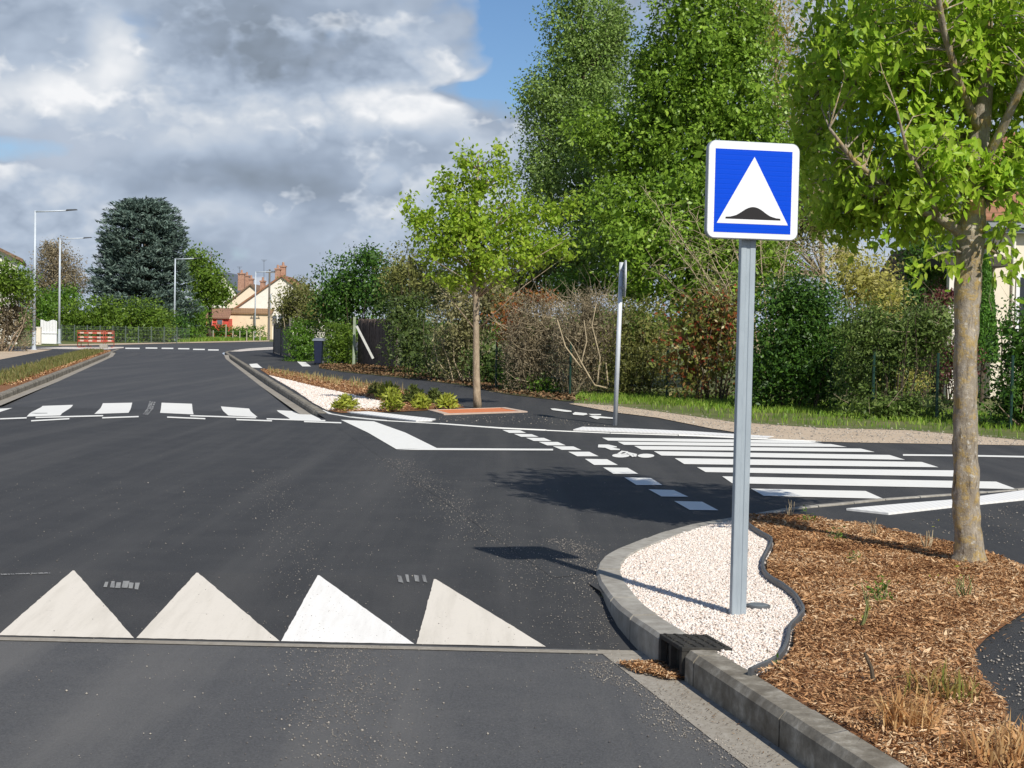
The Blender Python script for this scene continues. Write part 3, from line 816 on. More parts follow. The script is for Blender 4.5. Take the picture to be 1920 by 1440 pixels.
mul_px = [(1405, 966), (1440, 962), (1480, 962), (1560, 974), (1640, 983), (1700, 997), (1790, 1018), (1860, 1035), (1920, 1062), (1990, 1095), (1990, 1110), (1920, 1141), (1883, 1166), (1850, 1188), (1827, 1212), (1829, 1240), (1840, 1268), (1862, 1290), (1884, 1312), (1890, 1330), (1885, 1345), (1920, 1371), (2050, 1450)]
mpoly = [P(x, y, .03) for x, y in mul_px] + [Vector((2.9, 3.2, 0)), RE(3.2, .345), RE(5, .345), RE(6.40, .345)] + [p + Vector((.02, 0, 0)) for p in eds[::-1]]
mb = MB(); mb.flat([(p.x, p.y, .010) for p in mpoly]); struct('mulch_bed', mb, M_mulchbase)
mp2 = [(p.x, p.y) for p in mpoly]
q = scatter_poly(mp2, 115000)
hh = np.array([noise.noise(Vector((a * 3, b * 3, 0))) + .6 * noise.noise(Vector((a * 9, b * 9, 5))) for a, b in q])
szs = np.where(RNG.uniform(0, 1, len(q)) < .08, .044, .022) * np.exp(RNG.normal(0, .25, len(q)))
nb = np.tile([0, 0, 1.7], (len(q), 1)); v, nv, fc = leaves(z3(q, .024 + .018 * hh + RNG.uniform(-.004, .014, len(q))), szs, .23, nb, 4)
dk = np.array([noise.noise(Vector((a * 1.7, b * 1.7, 9))) for a, b in q])
props(np_mesh('wood_chip_mulch', v, nv, M_chip, tint=np.clip(RNG.uniform(0, 1, len(q)) * .85 + .12 + dk * .35, 0, 1)), 'orange brown wood chip mulch covering the planted island', kind='stuff')
# stray chips over the asphalt edge
q = scatter_poly(mp2, 9000); q = q + RNG.normal(0, .055, q.shape); ok = ~inpoly(q, mp2) & (q[:, 0] > 1.3 + .0 * q[:, 0]) & ~inpoly(q, [(p.x, p.y) for p in gpoly]); q = q[ok]
chips('scattered_chips', z3(q, .012), .03, M_chip, .25, .4, 'stray wood chips along the edge of the mulch')
# debris at the gutter inlet
dp = [PR(x, y) for x, y in ((1158, 1246), (1235, 1244), (1262, 1262), (1296, 1277), (1250, 1276), (1190, 1262))]
q = scatter_poly([(p.x, p.y) for p in dp], 1500); chips('leaf_debris', z3(q, -.118 + RNG.uniform(0, .014, len(q))), .035, M_chip, .2, .5, 'brown leaf debris washed up at the gully inlet')
q = scatter_poly([(p.x, p.y) for p in (RE(4.6, .02), RE(6.9, .02), RE(6.9, .19), RE(4.6, .19))], 500); q = q[RNG.uniform(0, 1, len(q)) < .5]
chips('leaf_debris', z3(q, -.121), .014, M_litter, .4, .3, 'fine brown debris lying in the concrete gutter')

# kerb inlet drain
def yk(p): return p
dr = thing('kerb_drain', 'black cast iron gully inlet set between two kerb stones', 'drain', (RE(7.05, .25).x, 7.05, 0))
A0 = RE(6.87, .19); A1 = Vector((iw[0].x, iw[0].y, 0)); B0 = RE(6.87, .42); B1 = A1 + (B0 - A0)
def dq(t, w, z): p = A0.lerp(A1, t).lerp(B0.lerp(B1, t), w); return Vector((p.x, p.y, z))
mb = MB(); mb.hexa([dq(0, 0, .004), dq(0, 1, .004), dq(1, 1, .004), dq(1, 0, .004)][::1], [dq(0, 0, .026), dq(0, 1, .026), dq(1, 1, .026), dq(1, 0, .026)])
mb.build('top_plate', M_cast, dr, bevel=.004)
mb = MB()
for i in range(9):
    for j in range(5):
        p = dq(.08 + i * .105, .1 + j * .2, .028); mb.box(p, (.022, .012, .006), random.choice((.6, -.9)))
mb.build('tread_pattern', M_cast, dr)
mb = MB()
for t0, t1 in ((0, .09), (.46, .54), (.91, 1)):
    mb.hexa([dq(t0, 0, -.13), dq(t0, .12, -.13), dq(t1, .12, -.13), dq(t1, 0, -.13)], [dq(t0, 0, .004), dq(t0, .12, .004), dq(t1, .12, .004), dq(t1, 0, .004)])
mb.hexa([dq(.09, 0, -.13), dq(.09, .12, -.13), dq(.91, .12, -.13), dq(.91, 0, -.13)], [dq(.09, 0, -.112), dq(.09, .12, -.112), dq(.91, .12, -.112), dq(.91, 0, -.112)])
mb.build('inlet_frame', M_cast, dr)
mb = MB(); mb.hexa([dq(.01, .5, -.2), dq(.01, .99, -.2), dq(.99, .99, -.2), dq(.99, .5, -.2)], [dq(.01, .5, .003), dq(.01, .99, .003), dq(.99, .99, .003), dq(.99, .5, .003)]); mb.build('chamber_shade', M_dark, dr)  # near-black block, its colour stands in for the shade inside the inlet

cv = P(1421, 1136, .02); ck = thing('valve_cover', 'small round grey cover lying flush in the white gravel', 'cover', (cv.x, cv.y, .015))
MB().lathe((cv.x, cv.y, .0), [(.068, 0), (.068, .024), (.062, .027)], 28).build('rim', M_blackplastic, ck, smooth=False)
MB().lathe((cv.x, cv.y, .0), [(.055, .02), (.055, .029), (.05, .031)], 28).build('lid', plain('grey_plastic_lid', (.16, .18, .19), .5), ck)

# loose grit on the carriageway
bands = []
def band(px0, py0, px1, py1, w, n, r=.004):
    a = PR(px0, py0); b = PR(px1, py1); t = RNG.uniform(0, 1, n); d = (b - a); nn = Vector((d.y, -d.x, 0)).normalized()
    o = RNG.normal(0, w, n); p = np.array(a)[None] * (1 - t)[:, None] + np.array(b)[None] * t[:, None] + np.array(nn)[None] * o[:, None]
    p[:, 0] += .06 * np.sin(p[:, 1] * 7)
    bands.append(p)
band(1130, 1230, 740, 860, .13, 2600); band(1180, 1195, 1060, 1010, .09, 2200); band(640, 1470, 640, 1210, .16, 2200); band(1390, 1440, 1120, 1235, .06, 1700)
band(590, 1200, 500, 880, .13, 900); band(300, 1440, 300, 900, 1.6, 1100); band(1100, 1440, 900, 900, .9, 1500); band(0, 1400, 200, 850, .8, 400)
pts = np.concatenate(bands)
pts[:, 2] = [zroad(y) + .004 for y in pts[:, 1]]
lim = np.array([RE(y, .15 if y < 8 else 3).x for y in pts[:, 1]]); pts = pts[(pts[:, 0] < lim)]
ipoly = [(p.x, p.y) for p in iw[:15]] + [(p.x, p.y) for p in mpoly[:1]] + [(3, 6)]
pts = pts[~inpoly(pts[:, :2], [(p.x, p.y) for p in iw[:20]] + [(7, 3), (1.4, 3), (.95, 6.6)])]
stones('loose_grit', pts, .0025, M_crumb, 'pale loose grit scattered over the dark asphalt', spread=.38)
q = scatter_poly([(p.x, p.y) for p in [P(x, y) for x, y in ((990, 775), (1150, 800), (1080, 800), (800, 790), (850, 778))]], 260); stones('loose_grit', z3(q, .004), .007, M_crumb, 'pale grit on the pavement beside the orange tree pit')
q = scatter_poly([(p.x, p.y) for p in [P(x, y) for x, y in ((1700, 975), (1920, 945), (2000, 1040), (1800, 1010))]], 260); q = np.concatenate([q, scatter_poly([(p.x, p.y) for p in [P(x, y) for x, y in ((1840, 1230), (1960, 1150), (1960, 1330), (1900, 1330))]], 260)]); stones('loose_grit', z3(q, .002), .005, M_crumb, 'pale grit on the pavement to the right of the mulch')

# ------------------------------------------------------------------ plants on the island
def tuft(px, py, h, n, label, mat=M_blade_dry, w=.009, name='grass_clump', spread=.07, lean=.55, group='dry grass clumps in the mulch'):
    c = P(px, py, .02); root = thing(name, label, 'plant', (c.x, c.y, .0), group)
    p = np.array([[c.x, c.y, .015]]) + np.column_stack([RNG.normal(0, spread, (n, 2)), np.zeros(n)])
    blade_obj('blades', p, h, w, mat, lean, root, curve=.5)
    return root
tuft(1700, 1368, .17, 150, 'large clump of dry orange grass blades in the mulch, nearest the kerb', spread=.05, lean=.95)
tuft(1765, 1305, .13, 90, 'clump of half green, half dry grass behind the large dry clump', leafmat('half_green_blades', [(.42, .22, .08), (.14, .20, .03), (.50, .33, .14)], .3), spread=.07)
tuft(1890, 1428, .15, 130, 'dry orange grass clump cut off by the lower right corner', spread=.08)
def sprig(px, py, h, n, label, leafy, col=None):
    c = P(px, py, .02); root = thing('young_plant', label, 'plant', (c.x, c.y, 0), 'young plants in the mulch bed')
    mb = MB(); tips = []
    for i in range(n):
        b = Vector((c.x + random.gauss(0, .013), c.y + random.gauss(0, .013), .01)); hh = h * random.uniform(.55, 1.1)
        e = b + Vector((random.gauss(0, .25) * hh, random.gauss(0, .25) * hh, hh)); m = b.lerp(e, .5) + Vector((random.gauss(0, .01), 0, 0))
        mb.tube([b, m, e], [.0045, .0035, .002], 5); tips += [b.lerp(e, t) for t in (.3, .5, .7, .9, 1)]
    mb.build('stems', col or M_twigpale, root)
    if leafy:
        t = np.array([list(random.choice(tips)) for _ in range(leafy)]) + RNG.normal(0, .03, (leafy, 3))
        t[:, 2] = np.maximum(t[:, 2], .02)
        v, nv, fc = leaves(t, .028, .4, None, 4); np_mesh('leaves', v, nv, M_leaf_mid if leafy > 10 else M_leaf_low, root, tint=RNG.uniform(0, 1, leafy))
M_stemgreen = plain('greenish_stems', (.20, .22, .08), .7, var=.3)
sprig(1483, 968, .14, 6, 'cut twiggy plant at the tip of the mulch bed by the kerb', 0)
sprig(1512, 979, .07, 4, 'tiny green seedling just behind the tip of the mulch bed', 40, M_stemgreen)
sprig(1568, 1012, .08, 4, 'small green seedling beside the trunk shadow in the mulch', 50, M_stemgreen)
sprig(1640, 1002, .13, 6, 'thin bare twigs at the far edge of the mulch', 0)
sprig(1735, 1030, .15, 8, 'group of bare stems left of the lichen covered trunk', 3)
sprig(1600, 1052, .05, 4, 'low grey green seedling in the middle of the mulch', 30, M_stemgreen)
sprig(1655, 1130, .12, 7, 'feathery green seedling halfway down the mulch', 90, M_stemgreen)
sprig(1612, 1172, .22, 4, 'tall greenish stems standing in a dark hollow of the mulch', 4, M_stemgreen)
sprig(1812, 1122, .20, 8, 'bare upright stems in front of the lichen covered trunk', 6, M_stemgreen)
sprig(1753, 1087, .03, 2, 'single bright leaf sprouting left of the trunk foot', 8, M_stemgreen)
sprig(1456, 1246, .03, 3, 'tiny green weed at the lower end of the edging strip', 14, M_stemgreen)
c = P(1640, 1280, .02); rt = thing('dead_stick', 'short dark dead stick poking out of the mulch', 'stick', (c.x, c.y, 0))
MB().tube([c + Vector((0, 0, -.02)), c + Vector((-.012, .02, .06)), c + Vector((-.04, .03, .12))], [.010, .009, .006], 7).build('stick', M_barkd, rt)

# ================================================================== SQUARE SIGN
sb = P(1383, 1153, .01)
u = Vector((.9763, .2163, 0)); w_ = Vector((.2163, -.9763, 0))      # u along the plate, w_ towards the traffic
pl = thing('road_sign', 'square blue and white speed hump sign on a galvanised post in white gravel', 'road sign', (sb.x, sb.y, 0))
Mp = Matrix.Identity(4)
for i in range(3):
    Mp[i][0] = u[i]; Mp[i][1] = -w_[i]; Mp[i][2] = (0, 0, 1)[i]; Mp[i][3] = (sb.x, sb.y, 0)[i]
prof = [(-.040, -.018), (-.036, -.020), (-.012, -.020), (-.008, -.0165), (.008, -.0165), (.012, -.020), (.036, -.020), (.040, -.018), (.040, .018), (.036, .020), (.012, .020), (.007, .014), (-.007, .014), (-.012, .020), (-.036, .020), (-.040, .018)]
mb = MB(); mb.prism(prof, Mp, -.05, 2.36); mb.build('post', M_steel, pl)
mb = MB(); mb.prism([(-.041, -.021), (.041, -.021), (.041, .021), (-.041, .021)], Mp, 2.36, 2.365); mb.build('post_cap', M_blackplastic, pl)
S = .5; zc = 2.222; yf = .066
def plate_M(dy):
    m = Matrix.Identity(4)
    ax, az, ay = u, Vector((0, 0, 1)), w_
    for i in range(3):
        m[i][0] = ax[i]; m[i][1] = az[i]; m[i][2] = ay[i]
    o = Vector((sb.x, sb.y, zc)) + w_ * dy
    for i in range(3): m[i][3] = o[i]
    return m
def rrect(hw, hh, r, n=8):
    o = []
    for cx, cy, a0 in ((hw - r, hh - r, 0), (-hw + r, hh - r, 90), (-hw + r, -hh + r, 180), (hw - r, -hh + r, 270)):
        for k in range(n + 1): a = R(a0 + 90 * k / n); o.append((cx + r * math.cos(a), cy + r * math.sin(a)))
    return o
def reflective(name, col, dark):
    t = NT(name); o = t.obj(); s = t.n('ShaderNodeSeparateXYZ'); t.l(o, s.inputs[0])
    m = t.math('FRACT', t.math('MULTIPLY', s.outputs[2], 40.0)); f = t.ramp(m, [(.0, 1.0), (.12, 0.0), (.82, 0.0), (1.0, 1.0)])
    c = t.mix(t.math('MULTIPLY', f, .5), col, dark)
    b = t.bsdf(c, .35, bump=t.math('MULTIPLY', f, -1), bstr=.15, bdist=.002, spec=.2); return t.done(b)
M_sw = reflective('white_reflective_sheet', (.80, .81, .82), (.60, .61, .62))
M_sblue = reflective('blue_reflective_sheet', (.0, .062, .60), (.0, .052, .50))
M_sblack = plain('black_sheet', (.012, .01, .01), .5)
M_alu = plain('grey_aluminium_edge', (.33, .36, .39), .5, .3, var=.08)
mb = MB(); mb.prism(rrect(S / 2, S / 2, .042), plate_M(yf), -.038, 0); mb.build('plate', M_alu, pl, bevel=.003)
pln = mb
mb = MB(); mb.prism(rrect(S / 2 - .004, S / 2 - .004, .039), plate_M(yf), 0.0, .0012); face = mb.build('white_border', M_sw, pl)
mb = MB(); mb.prism([(-.212, -.218), (.208, -.218), (.208, .208), (-.212, .208)], plate_M(yf), .0012, .0022); mb.build('blue_field', M_sblue, pl)
mb = MB(); mb.prism([(-.197, -.172), (.193, -.172), (.0, .173)], plate_M(yf), .0022, .0032); mb.build('white_triangle', M_sw, pl)
hump = [(-.150, -.148)] + [(.150, -.148), (.150, -.139), (.125, -.137)]
for kx in range(17):
    t = kx / 16; x = .105 - .21 * t; hump.append((x, -.132 + .048 * (math.sin(math.pi * t) ** 1.5)))
hump += [(-.125, -.137), (-.150, -.139)]
mb = MB(); mb.prism(hump, plate_M(yf), .0032, .0042); mb.build('hump_symbol', M_sblack, pl)
mb = MB()
for zz in (zc + .12, zc - .12):
    c = Vector((sb.x, sb.y, zz)) + w_ * .0; a = math.atan2(u.y, u.x)
    mb = MB(); mb.box(c + w_ * .024, (.12, .008, .03), a); mb.box(c - w_ * .024, (.10, .006, .03), a)
    mb.box(c + u * .047, (.006, .05, .03), a); mb.box(c - u * .047, (.006, .05, .03), a)
    mb.build('clamp', M_alu, pl)

# round sign seen edge-on across the side street
rb = P(1153, 797); rs = thing('road_sign', 'round sign seen edge-on at the top of a slim white post', 'road sign', (rb.x, rb.y, 0))
lean = Vector((.018, 0, 1)); tp = Vector((rb.x, rb.y, 0)) + lean * 2.62
mb = MB(); mb.tube([Vector((rb.x, rb.y, -.05)), tp], [.037, .037], 16); mb.build('post', plain('white_post', (.62, .65, .68), .45, .2, var=.06), rs, smooth=True)
dn = Vector((1, -.035, 0)).normalized(); dv = Vector((-dn.y, dn.x, 0))
dc = Vector((rb.x, rb.y, 0)) + lean * 2.36 + dn * .058
def disc(c, r0, x0, x1, name, mat, n=36):
    mb = MB(); m = Matrix.Identity(4)
    for i in range(3): m[i][0] = dv[i]; m[i][1] = (0, 0, 1)[i]; m[i][2] = dn[i]; m[i][3] = c[i]
    mb.prism([(r0 * math.cos(2 * math.pi * k / n), r0 * math.sin(2 * math.pi * k / n)) for k in range(n)], m, x0, x1); return mb.build(name, mat, rs)
disc(dc, .29, -.008, .008, 'plate', M_alu); disc(dc, .30, .008, .018, 'rim', M_white)
mb = MB()
for dz in (-.14, .14): mb = MB(); mb.box(dc + Vector((0, 0, dz)) - dn * .04, (.08, .08, .03), math.atan2(dn.y, dn.x)); mb.build('clamp', M_alu, rs)

# ================================================================== NEAR TREE
tb = P(1816, 1050, .03); TY = tb.y
def T(px, py, dy=0): return at(px, py, TY + dy)
trunk_px = [(1816, 1062), (1817, 1040), (1815, 1000), (1812, 940), (1811, 880), (1810, 800), (1810, 720), (1811, 640), (1813, 580), (1816, 520), (1818, 470), (1822, 425), (1826, 390), (1832, 300), (1845, 180), (1850, 40), (1856, -120), (1860, -280)]
trad_px = [36, 28, 24.5, 24, 23, 22, 21.5, 21.5, 22, 24, 26.5, 26, 22, 20, 16, 12, 8, 4]
nt = thing('street_tree', 'large street tree with orange lichen on its trunk rising from the mulch', 'tree', (tb.x, tb.y, 0))
def densify(pts, rads, k):
    o, r_ = [], []
    for i in range(len(pts) - 1):
        for j in range(k): t = j / k; o.append(pts[i].lerp(pts[i + 1], t)); r_.append(rads[i] + (rads[i + 1] - rads[i]) * t)
    return o + [pts[-1]], r_ + [rads[-1]]
tp_, tr_ = densify([T(x, y) for x, y in trunk_px], [r / 280 for r in trad_px], 5)
tp_[0].z = min(tp_[0].z, -.02)
mb = MB(); mb.tube(tp_, tr_, 28, wob=.16)
mb.build('trunk', M_bark, nt, smooth=True)
limb_defs = [
    ([(1812, 445, 0), (1790, 428, -.02), (1760, 408, -.05), (1715, 388, -.1), (1660, 350, -.15), (1600, 300, -.2), (1555, 240, -.25)], [17, 13, 11, 9, 7, 5, 3]),
    ([(1826, 400, 0), (1800, 330, .1), (1760, 240, .2), (1700, 150, .3), (1650, 60, .35), (1600, -40, .4)], [15, 13, 11, 8, 5, 3]),
    ([(1828, 400, 0), (1860, 372, -.05), (1895, 350, -.1), (1935, 332, -.12), (2000, 290, -.1), (2080, 240, 0)], [11, 8, 7, 6, 5, 3]),
    ([(1832, 330, 0), (1880, 240, -.2), (1930, 130, -.4), (1980, 20, -.5), (2010, -90, -.6)], [12, 10, 8, 6, 3]),
    ([(1838, 250, 0), (1800, 160, -.3), (1770, 60, -.5), (1750, -60, -.7), (1740, -160, -.8)], [11, 9, 7, 5, 3]),
    ([(1845, 180, 0), (1870, 60, .3), (1900, -80, .5), (1930, -200, .6)], [10, 8, 6, 3]),
    ([(1815, 480, 0), (1790, 470, -.1), (1760, 476, -.15), (1738, 488, -.18)], [5, 3.5, 2.5, 1.5]),
    ([(1835, 455, 0), (1860, 470, -.08), (1880, 480, -.12), (1900, 500, -.14)], [5, 3.5, 2.5, 1.5]),
    ([(1760, 408, -.05), (1740, 350, -.3), (1700, 280, -.5), (1680, 200, -.6)], [7, 5, 4, 2]),
    ([(1700, 150, .3), (1640, 160, .5), (1580, 130, .6), (1530, 90, .7)], [6, 5, 3, 2]),
]
lb = MB(); spine = []
for pts, rr in limb_defs:
    p = [T(x, y, d) for x, y, d in pts]; pp, r2 = densify(p, [r / 280 for r in rr], 3)
    lb.tube(pp, [x * .8 for x in r2], 10, wob=.12); spine += [(pp[i], r2[i]) for i in range(len(pp) // 3, len(pp))]
# twigs + leaf sprays
blobsN = [B(1640, 230, 130, 150, 10.0), B(1590, 110, 120, 130, 10.4), B(1720, 90, 150, 160, 9.6), B(1850, 150, 130, 160, 10.2), B(1960, 200, 140, 180, 10.0), B(1660, 370, 110, 60, 9.8), B(1730, 300, 90, 90, 9.5), B(1600, 330, 55, 70, 9.9),
          B(1880, 330, 90, 100, 9.7), B(1760, -120, 260, 190, 10.0, dep=1.1), B(1880, -330, 210, 180, 10.2, dep=.9), B(1690, 420, 70, 34, 9.9), B(2040, 60, 150, 200, 10.4), B(1740, 60, 180, 160, 10.9), B(1900, 60, 180, 180, 9.7), B(1770, 380, 50, 50, 10.3), B(1540, 260, 60, 110, 10.8), B(1560, 120, 70, 90, 10.9), B(1510, 190, 40, 80, 11.0), B(1610, 400, 60, 45, 10.0), B(1575, 350, 40, 60, 10.4)]
ncl = [150, 130, 200, 200, 190, 70, 90, 40, 90, 460, 300, 34, 190, 190, 190, 26, 90, 90, 40, 60, 40]
cents = []
for (c, r, ex), n in zip(blobsN, ncl):
    p, d = blob_points(int(n * (.44 if n < 250 else .26)), c, r, ex, .5); cents.append(p)
cents = np.concatenate(cents)
extra = np.array([list(T(x, y, d)) for x, y, d in ((1738, 482, -.18), (1752, 474, -.15), (1768, 470, -.1), (1716, 478, -.2), (1866, 470, -.1), (1885, 488, -.12), (1905, 506, -.14), (1890, 470, -.1), (1870, 420, -.1), (1780, 486, -.1))])
cents = np.concatenate([cents, extra])
allL = []
rootpts = [s for s in spine]
for c in cents:
    c = Vector(c.tolist()); s_, rr = min(rootpts, key=lambda q: (q[0] - c).length + max(0, q[0].z - c.z) * .6)
    m = s_.lerp(c, .55) + Vector((random.gauss(0, .04), random.gauss(0, .04), .04)); L = (c - s_).length
    if L > .12 and L < 1.3:
        r0 = min(rr * .6, .007); lb.tube([s_, m, c], [r0, r0 * .6, .0015], 4, cap=False)
    d = (c - m).normalized() if (c - m).length > 1e-4 else Vector((0, 0, 1))
    n = random.randint(17, 26); d.z -= .35; d.normalize()
    for i in range(n):
        t = random.uniform(-.16, .17); w = .042 if t > 0 else .055
        allL.append(list(c + d * t + Vector((random.gauss(0, w), random.gauss(0, w), random.gauss(-.015, w)))))
lb.build('limbs', M_bark, nt, smooth=True)
al = np.array(allL)
v, nv, fc = leaves(al, .078, .40, np.tile([.35, -.8, .55], (len(al), 1)), 7, droop=.8)
np_mesh('crown', v, nv, M_leaf_near, nt, tint=np.clip(RNG.normal(.55, .25, len(al)), 0, 1), faces=fc)
mb = MB(); mb.tube([T(1831, 402, -.03), T(1832, 385, -.08), T(1832, 374, -.1)], [.05, .046, .043], 14); mb.build('cut_stub', plain('pale_cut_wood', (.55, .38, .20), .8, var=.25, scale=20), nt)

# ================================================================== YOUNG STREET TREE
yb = P(893, 765); YY = yb.y
def TT(px, py, dy=0): return at(px, py, YY + dy)
yblobs = [B(x, y, a, b, YY + d) for x, y, a, b, d in ((900, 485, 120, 55, 0), (835, 455, 75, 55, .1), (790, 412, 36, 44, 0), (768, 385, 14, 24, 0), (862, 395, 55, 75, -.1), (832, 345, 20, 42, 0), (870, 302, 15, 44, 0), (902, 350, 45, 70, 0), (945, 325, 22, 48, 0), (938, 285, 12, 26, 0), (975, 405, 65, 58, .1), (1038, 400, 40, 38, 0), (1075, 385, 16, 30, 0), (1000, 470, 78, 42, -.1), (880, 522, 85, 30, 0), (1045, 455, 38, 40, 0), (900, 430, 95, 60, -.3))]
pit = thing('tree_pit', 'orange resin tree pit with a pale frame round the young tree', 'tree pit', (yb.x, yb.y, 0))
pq = [P(x, y, .018) for x, y in ((802, 768), (947, 763.5), (989, 771), (832, 776))]
ce = sum(pq, Vector()) / 4
mb = MB()
for i in range(4):
    a, b = pq[i], pq[(i + 1) % 4]; ai, bi = ce + (a - ce) * .84, ce + (b - ce) * .84
    mb.hexa([(a.x, a.y, -.02), (ai.x, ai.y, -.02), (bi.x, bi.y, -.02), (b.x, b.y, -.02)], [(a.x, a.y, .018), (ai.x, ai.y, .018), (bi.x, bi.y, .018), (b.x, b.y, .018)])
mb.build('frame', M_pitframe, pit)
mb = MB(); mb.flat([Vector((p.x, p.y, .012)) for p in [ce + (a - ce) * .84 for a in pq]]); mb.build('resin_fill', M_orange, pit)
tr_y = [TT(x, y) for x, y in ((896, 768), (894, 740), (893, 690), (893, 620), (893, 560), (892, 520), (892, 470), (893, 420), (894, 370), (896, 320), (897, 290))]
tr_y[0].z = .0
tree('street_tree', 'young yellow green street tree in the orange tree pit', 'tree', (yb.x, yb.y, 0), tr_y, [.085, .075, .068, .062, .062, .066, .05, .04, .03, .02, .01], yblobs, M_leaf_young, M_bark2, size=.095, cover=2.3, core=.35, aspect=.6, sides=16, limbs=120, limb_r=.022, wob=.1, clus=.095, per=14, shape=4, droop=.4, up=.35, shell=.6)

# ================================================================== LOW SHRUBS, FAR ISLAND
gb = [P(x, y, .008) for x, y in ((505, 704), (600, 727), (713, 752), (735, 762), (712, 768), (613, 769), (590, 757), (555, 733))]
mb = MB(); mb.flat(gb); struct('gravel_bed', mb, M_gravelbase)
q = scatter_poly([(p.x, p.y) for p in gb], 9000); stones('white_gravel', z3(q, .010), .016, M_stone, 'white gravel wedge between the far kerb and the bark strip')
mbp = [P(x, y, .006) for x, y in ((488, 693), (520, 694), (600, 707), (700, 722), (762, 733), (832, 751), (872, 764), (800, 769), (740, 772), (640, 774), (614, 769), (712, 767), (713, 752), (600, 727), (505, 704))]
mb = MB(); mb.flat(mbp); struct('mulch_bed', mb, M_mulchbase)
q = scatter_poly([(p.x, p.y) for p in mbp], 12000); chips('wood_chip_mulch', z3(q, .02 + RNG.uniform(0, .03, len(q))), .06, M_chip, .25, .7, 'pale orange bark mulch on the far planted strip')
q = scatter_poly([(p.x, p.y) for p in [P(x, y) for x, y in ((500, 694), (600, 708), (700, 722), (762, 733), (740, 742), (600, 718), (505, 701))]], 450)
blade_obj('dry_stems', z3(q, .01), .20, .016, M_blade_straw, .3, label='thin straw coloured stems along the far planted strip', kind='stuff')
lows = [(648, 770, 28, 14, 'bright spiky dwarf shrub alone at the edge of the white gravel', M_leaf_low), (735, 772, 24, 22, 'bright green dwarf shrub at the front corner of the bark strip', M_leaf_low), (728, 750, 28, 16, 'yellow green dwarf shrub behind the front corner shrub', M_leaf_low),
        (775, 758, 24, 17, 'dark green dwarf shrub in the middle of the row', M_leaf_lowd), (790, 768, 20, 14, 'light green dwarf shrub in front of the dark one', M_leaf_low), (814, 759, 20, 15, 'second dark dwarf shrub, behind the row near the tree pit', M_leaf_lowd), (838, 768, 24, 14, 'light green dwarf shrub next to the orange tree pit', M_leaf_low), (705, 741, 18, 11, 'small olive dwarf shrub at the back of the row', M_leaf_olive)]
for px, py, rx, ry, lab, m in lows:
    b0 = P(px, py); s = b0.y / F; root = thing('dwarf_shrub', lab, 'shrub', (b0.x, b0.y, 0), 'dwarf shrubs on the far planted strip')
    n = 420; th = RNG.uniform(0, 6.28, n); ph = RNG.uniform(.1, 1.45, n)
    d = np.column_stack([np.cos(th) * np.cos(ph), np.sin(th) * np.cos(ph), np.sin(ph)]); rr = RNG.uniform(.45, 1, n)[:, None]
    cen = np.array([b0.x, b0.y, .02]) + d * rr * np.array([rx * s, rx * s, ry * s * 2])
    v, nv, fc = leaves(cen, .12, .3, None, 4, axis=d); np_mesh('foliage', v, nv, m, root, tint=RNG.uniform(0, 1, n))
    mb = MB()
    for i in range(8): k2 = random.randrange(n); mb.tube([(b0.x, b0.y, 0), tuple(cen[k2])], [.008, .003], 4)
    mb.build('stems', M_barkd, root)

# left mulch strip with grass
q = np.array([list(LE(y, o))[:2] for y, o in zip(RNG.uniform(34, 80, 9000), RNG.uniform(.42, 1.45, 9000))]); chips('wood_chip_mulch', z3(q, .01 + RNG.uniform(0, .03, len(q))), .08, M_chip, .3, .7, 'orange bark mulch on the strip along the left kerb')
q = np.array([list(LE(y, o))[:2] for y, o in zip(np.concatenate([RNG.uniform(52, 76, 5200), RNG.uniform(34, 60, 2400)]), RNG.uniform(.6, 1.55, 7600))]); blade_obj('wild_grass', z3(q, .01), .19, .025, leafmat('verge_grass', [(.10, .13, .03), (.17, .18, .05), (.30, .25, .10)], .3), .35, label='green and straw grass growing on the left bark strip', kind='stuff')

# leaf litter below the right hedge
lt = [P(x, y, .006) for x, y in ((598, 690), (640, 697), (700, 703), (780, 711), (860, 721), (950, 739), (1060, 752), (1100, 752), (1060, 735), (900, 705), (780, 690), (660, 682), (600, 683))]
mb = MB(); mb.flat(lt); struct('bare_earth', mb, M_soil)
q = scatter_poly([(p.x, p.y) for p in lt], 9000); chips('leaf_litter', z3(q, .01 + RNG.uniform(0, .05, len(q))), .09, M_litter, .6, .8, 'brown dead leaves at the foot of the dark hedge')

# ================================================================== RIGHT-HAND HEDGES AND SHRUBS
HG = 'hedge plants along the side street'
shrub('hedge', 'twiggy grey brown hedge behind the round sign, nearly leafless', 'hedge', [B(1010, 650, 68, 98, 36.5, 4, .6), B(1105, 648, 66, 98, 35.5, 4, .6)], M_leaf_brown, .065, 3.0, HG, .3, .10, 10, 24, .018, M_twigpale, twigs=1100)
shrub('hedge', 'olive green hedge plant between the brown hedge and the red leaved one', 'hedge', [B(1205, 656, 62, 98, 35, 4, .6), B(1170, 700, 45, 56, 35, 3, .5)], M_leaf_olive, .08, 2.8, HG, .4, .14, 12, 14, .02, twigs=60)
shrub('hedge', 'red and green leaved hedge plant left of the square sign post', 'hedge', [B(1320, 650, 82, 104, 33, 3.5, .7), B(1350, 600, 55, 60, 33, 2.5, .6)], M_leaf_phot, .105, 2.6, HG, .5, .16, 10, 16, .02, twigs=90)
shrub('shrub', 'small rusty red shrub where the brown hedge begins', 'shrub', [B(962, 605, 34, 52, 37.5, 2.5, .4), B(1010, 560, 40, 14, 37, 2, .4)], M_leaf_red, .08, 2.4, HG, .5, .12)
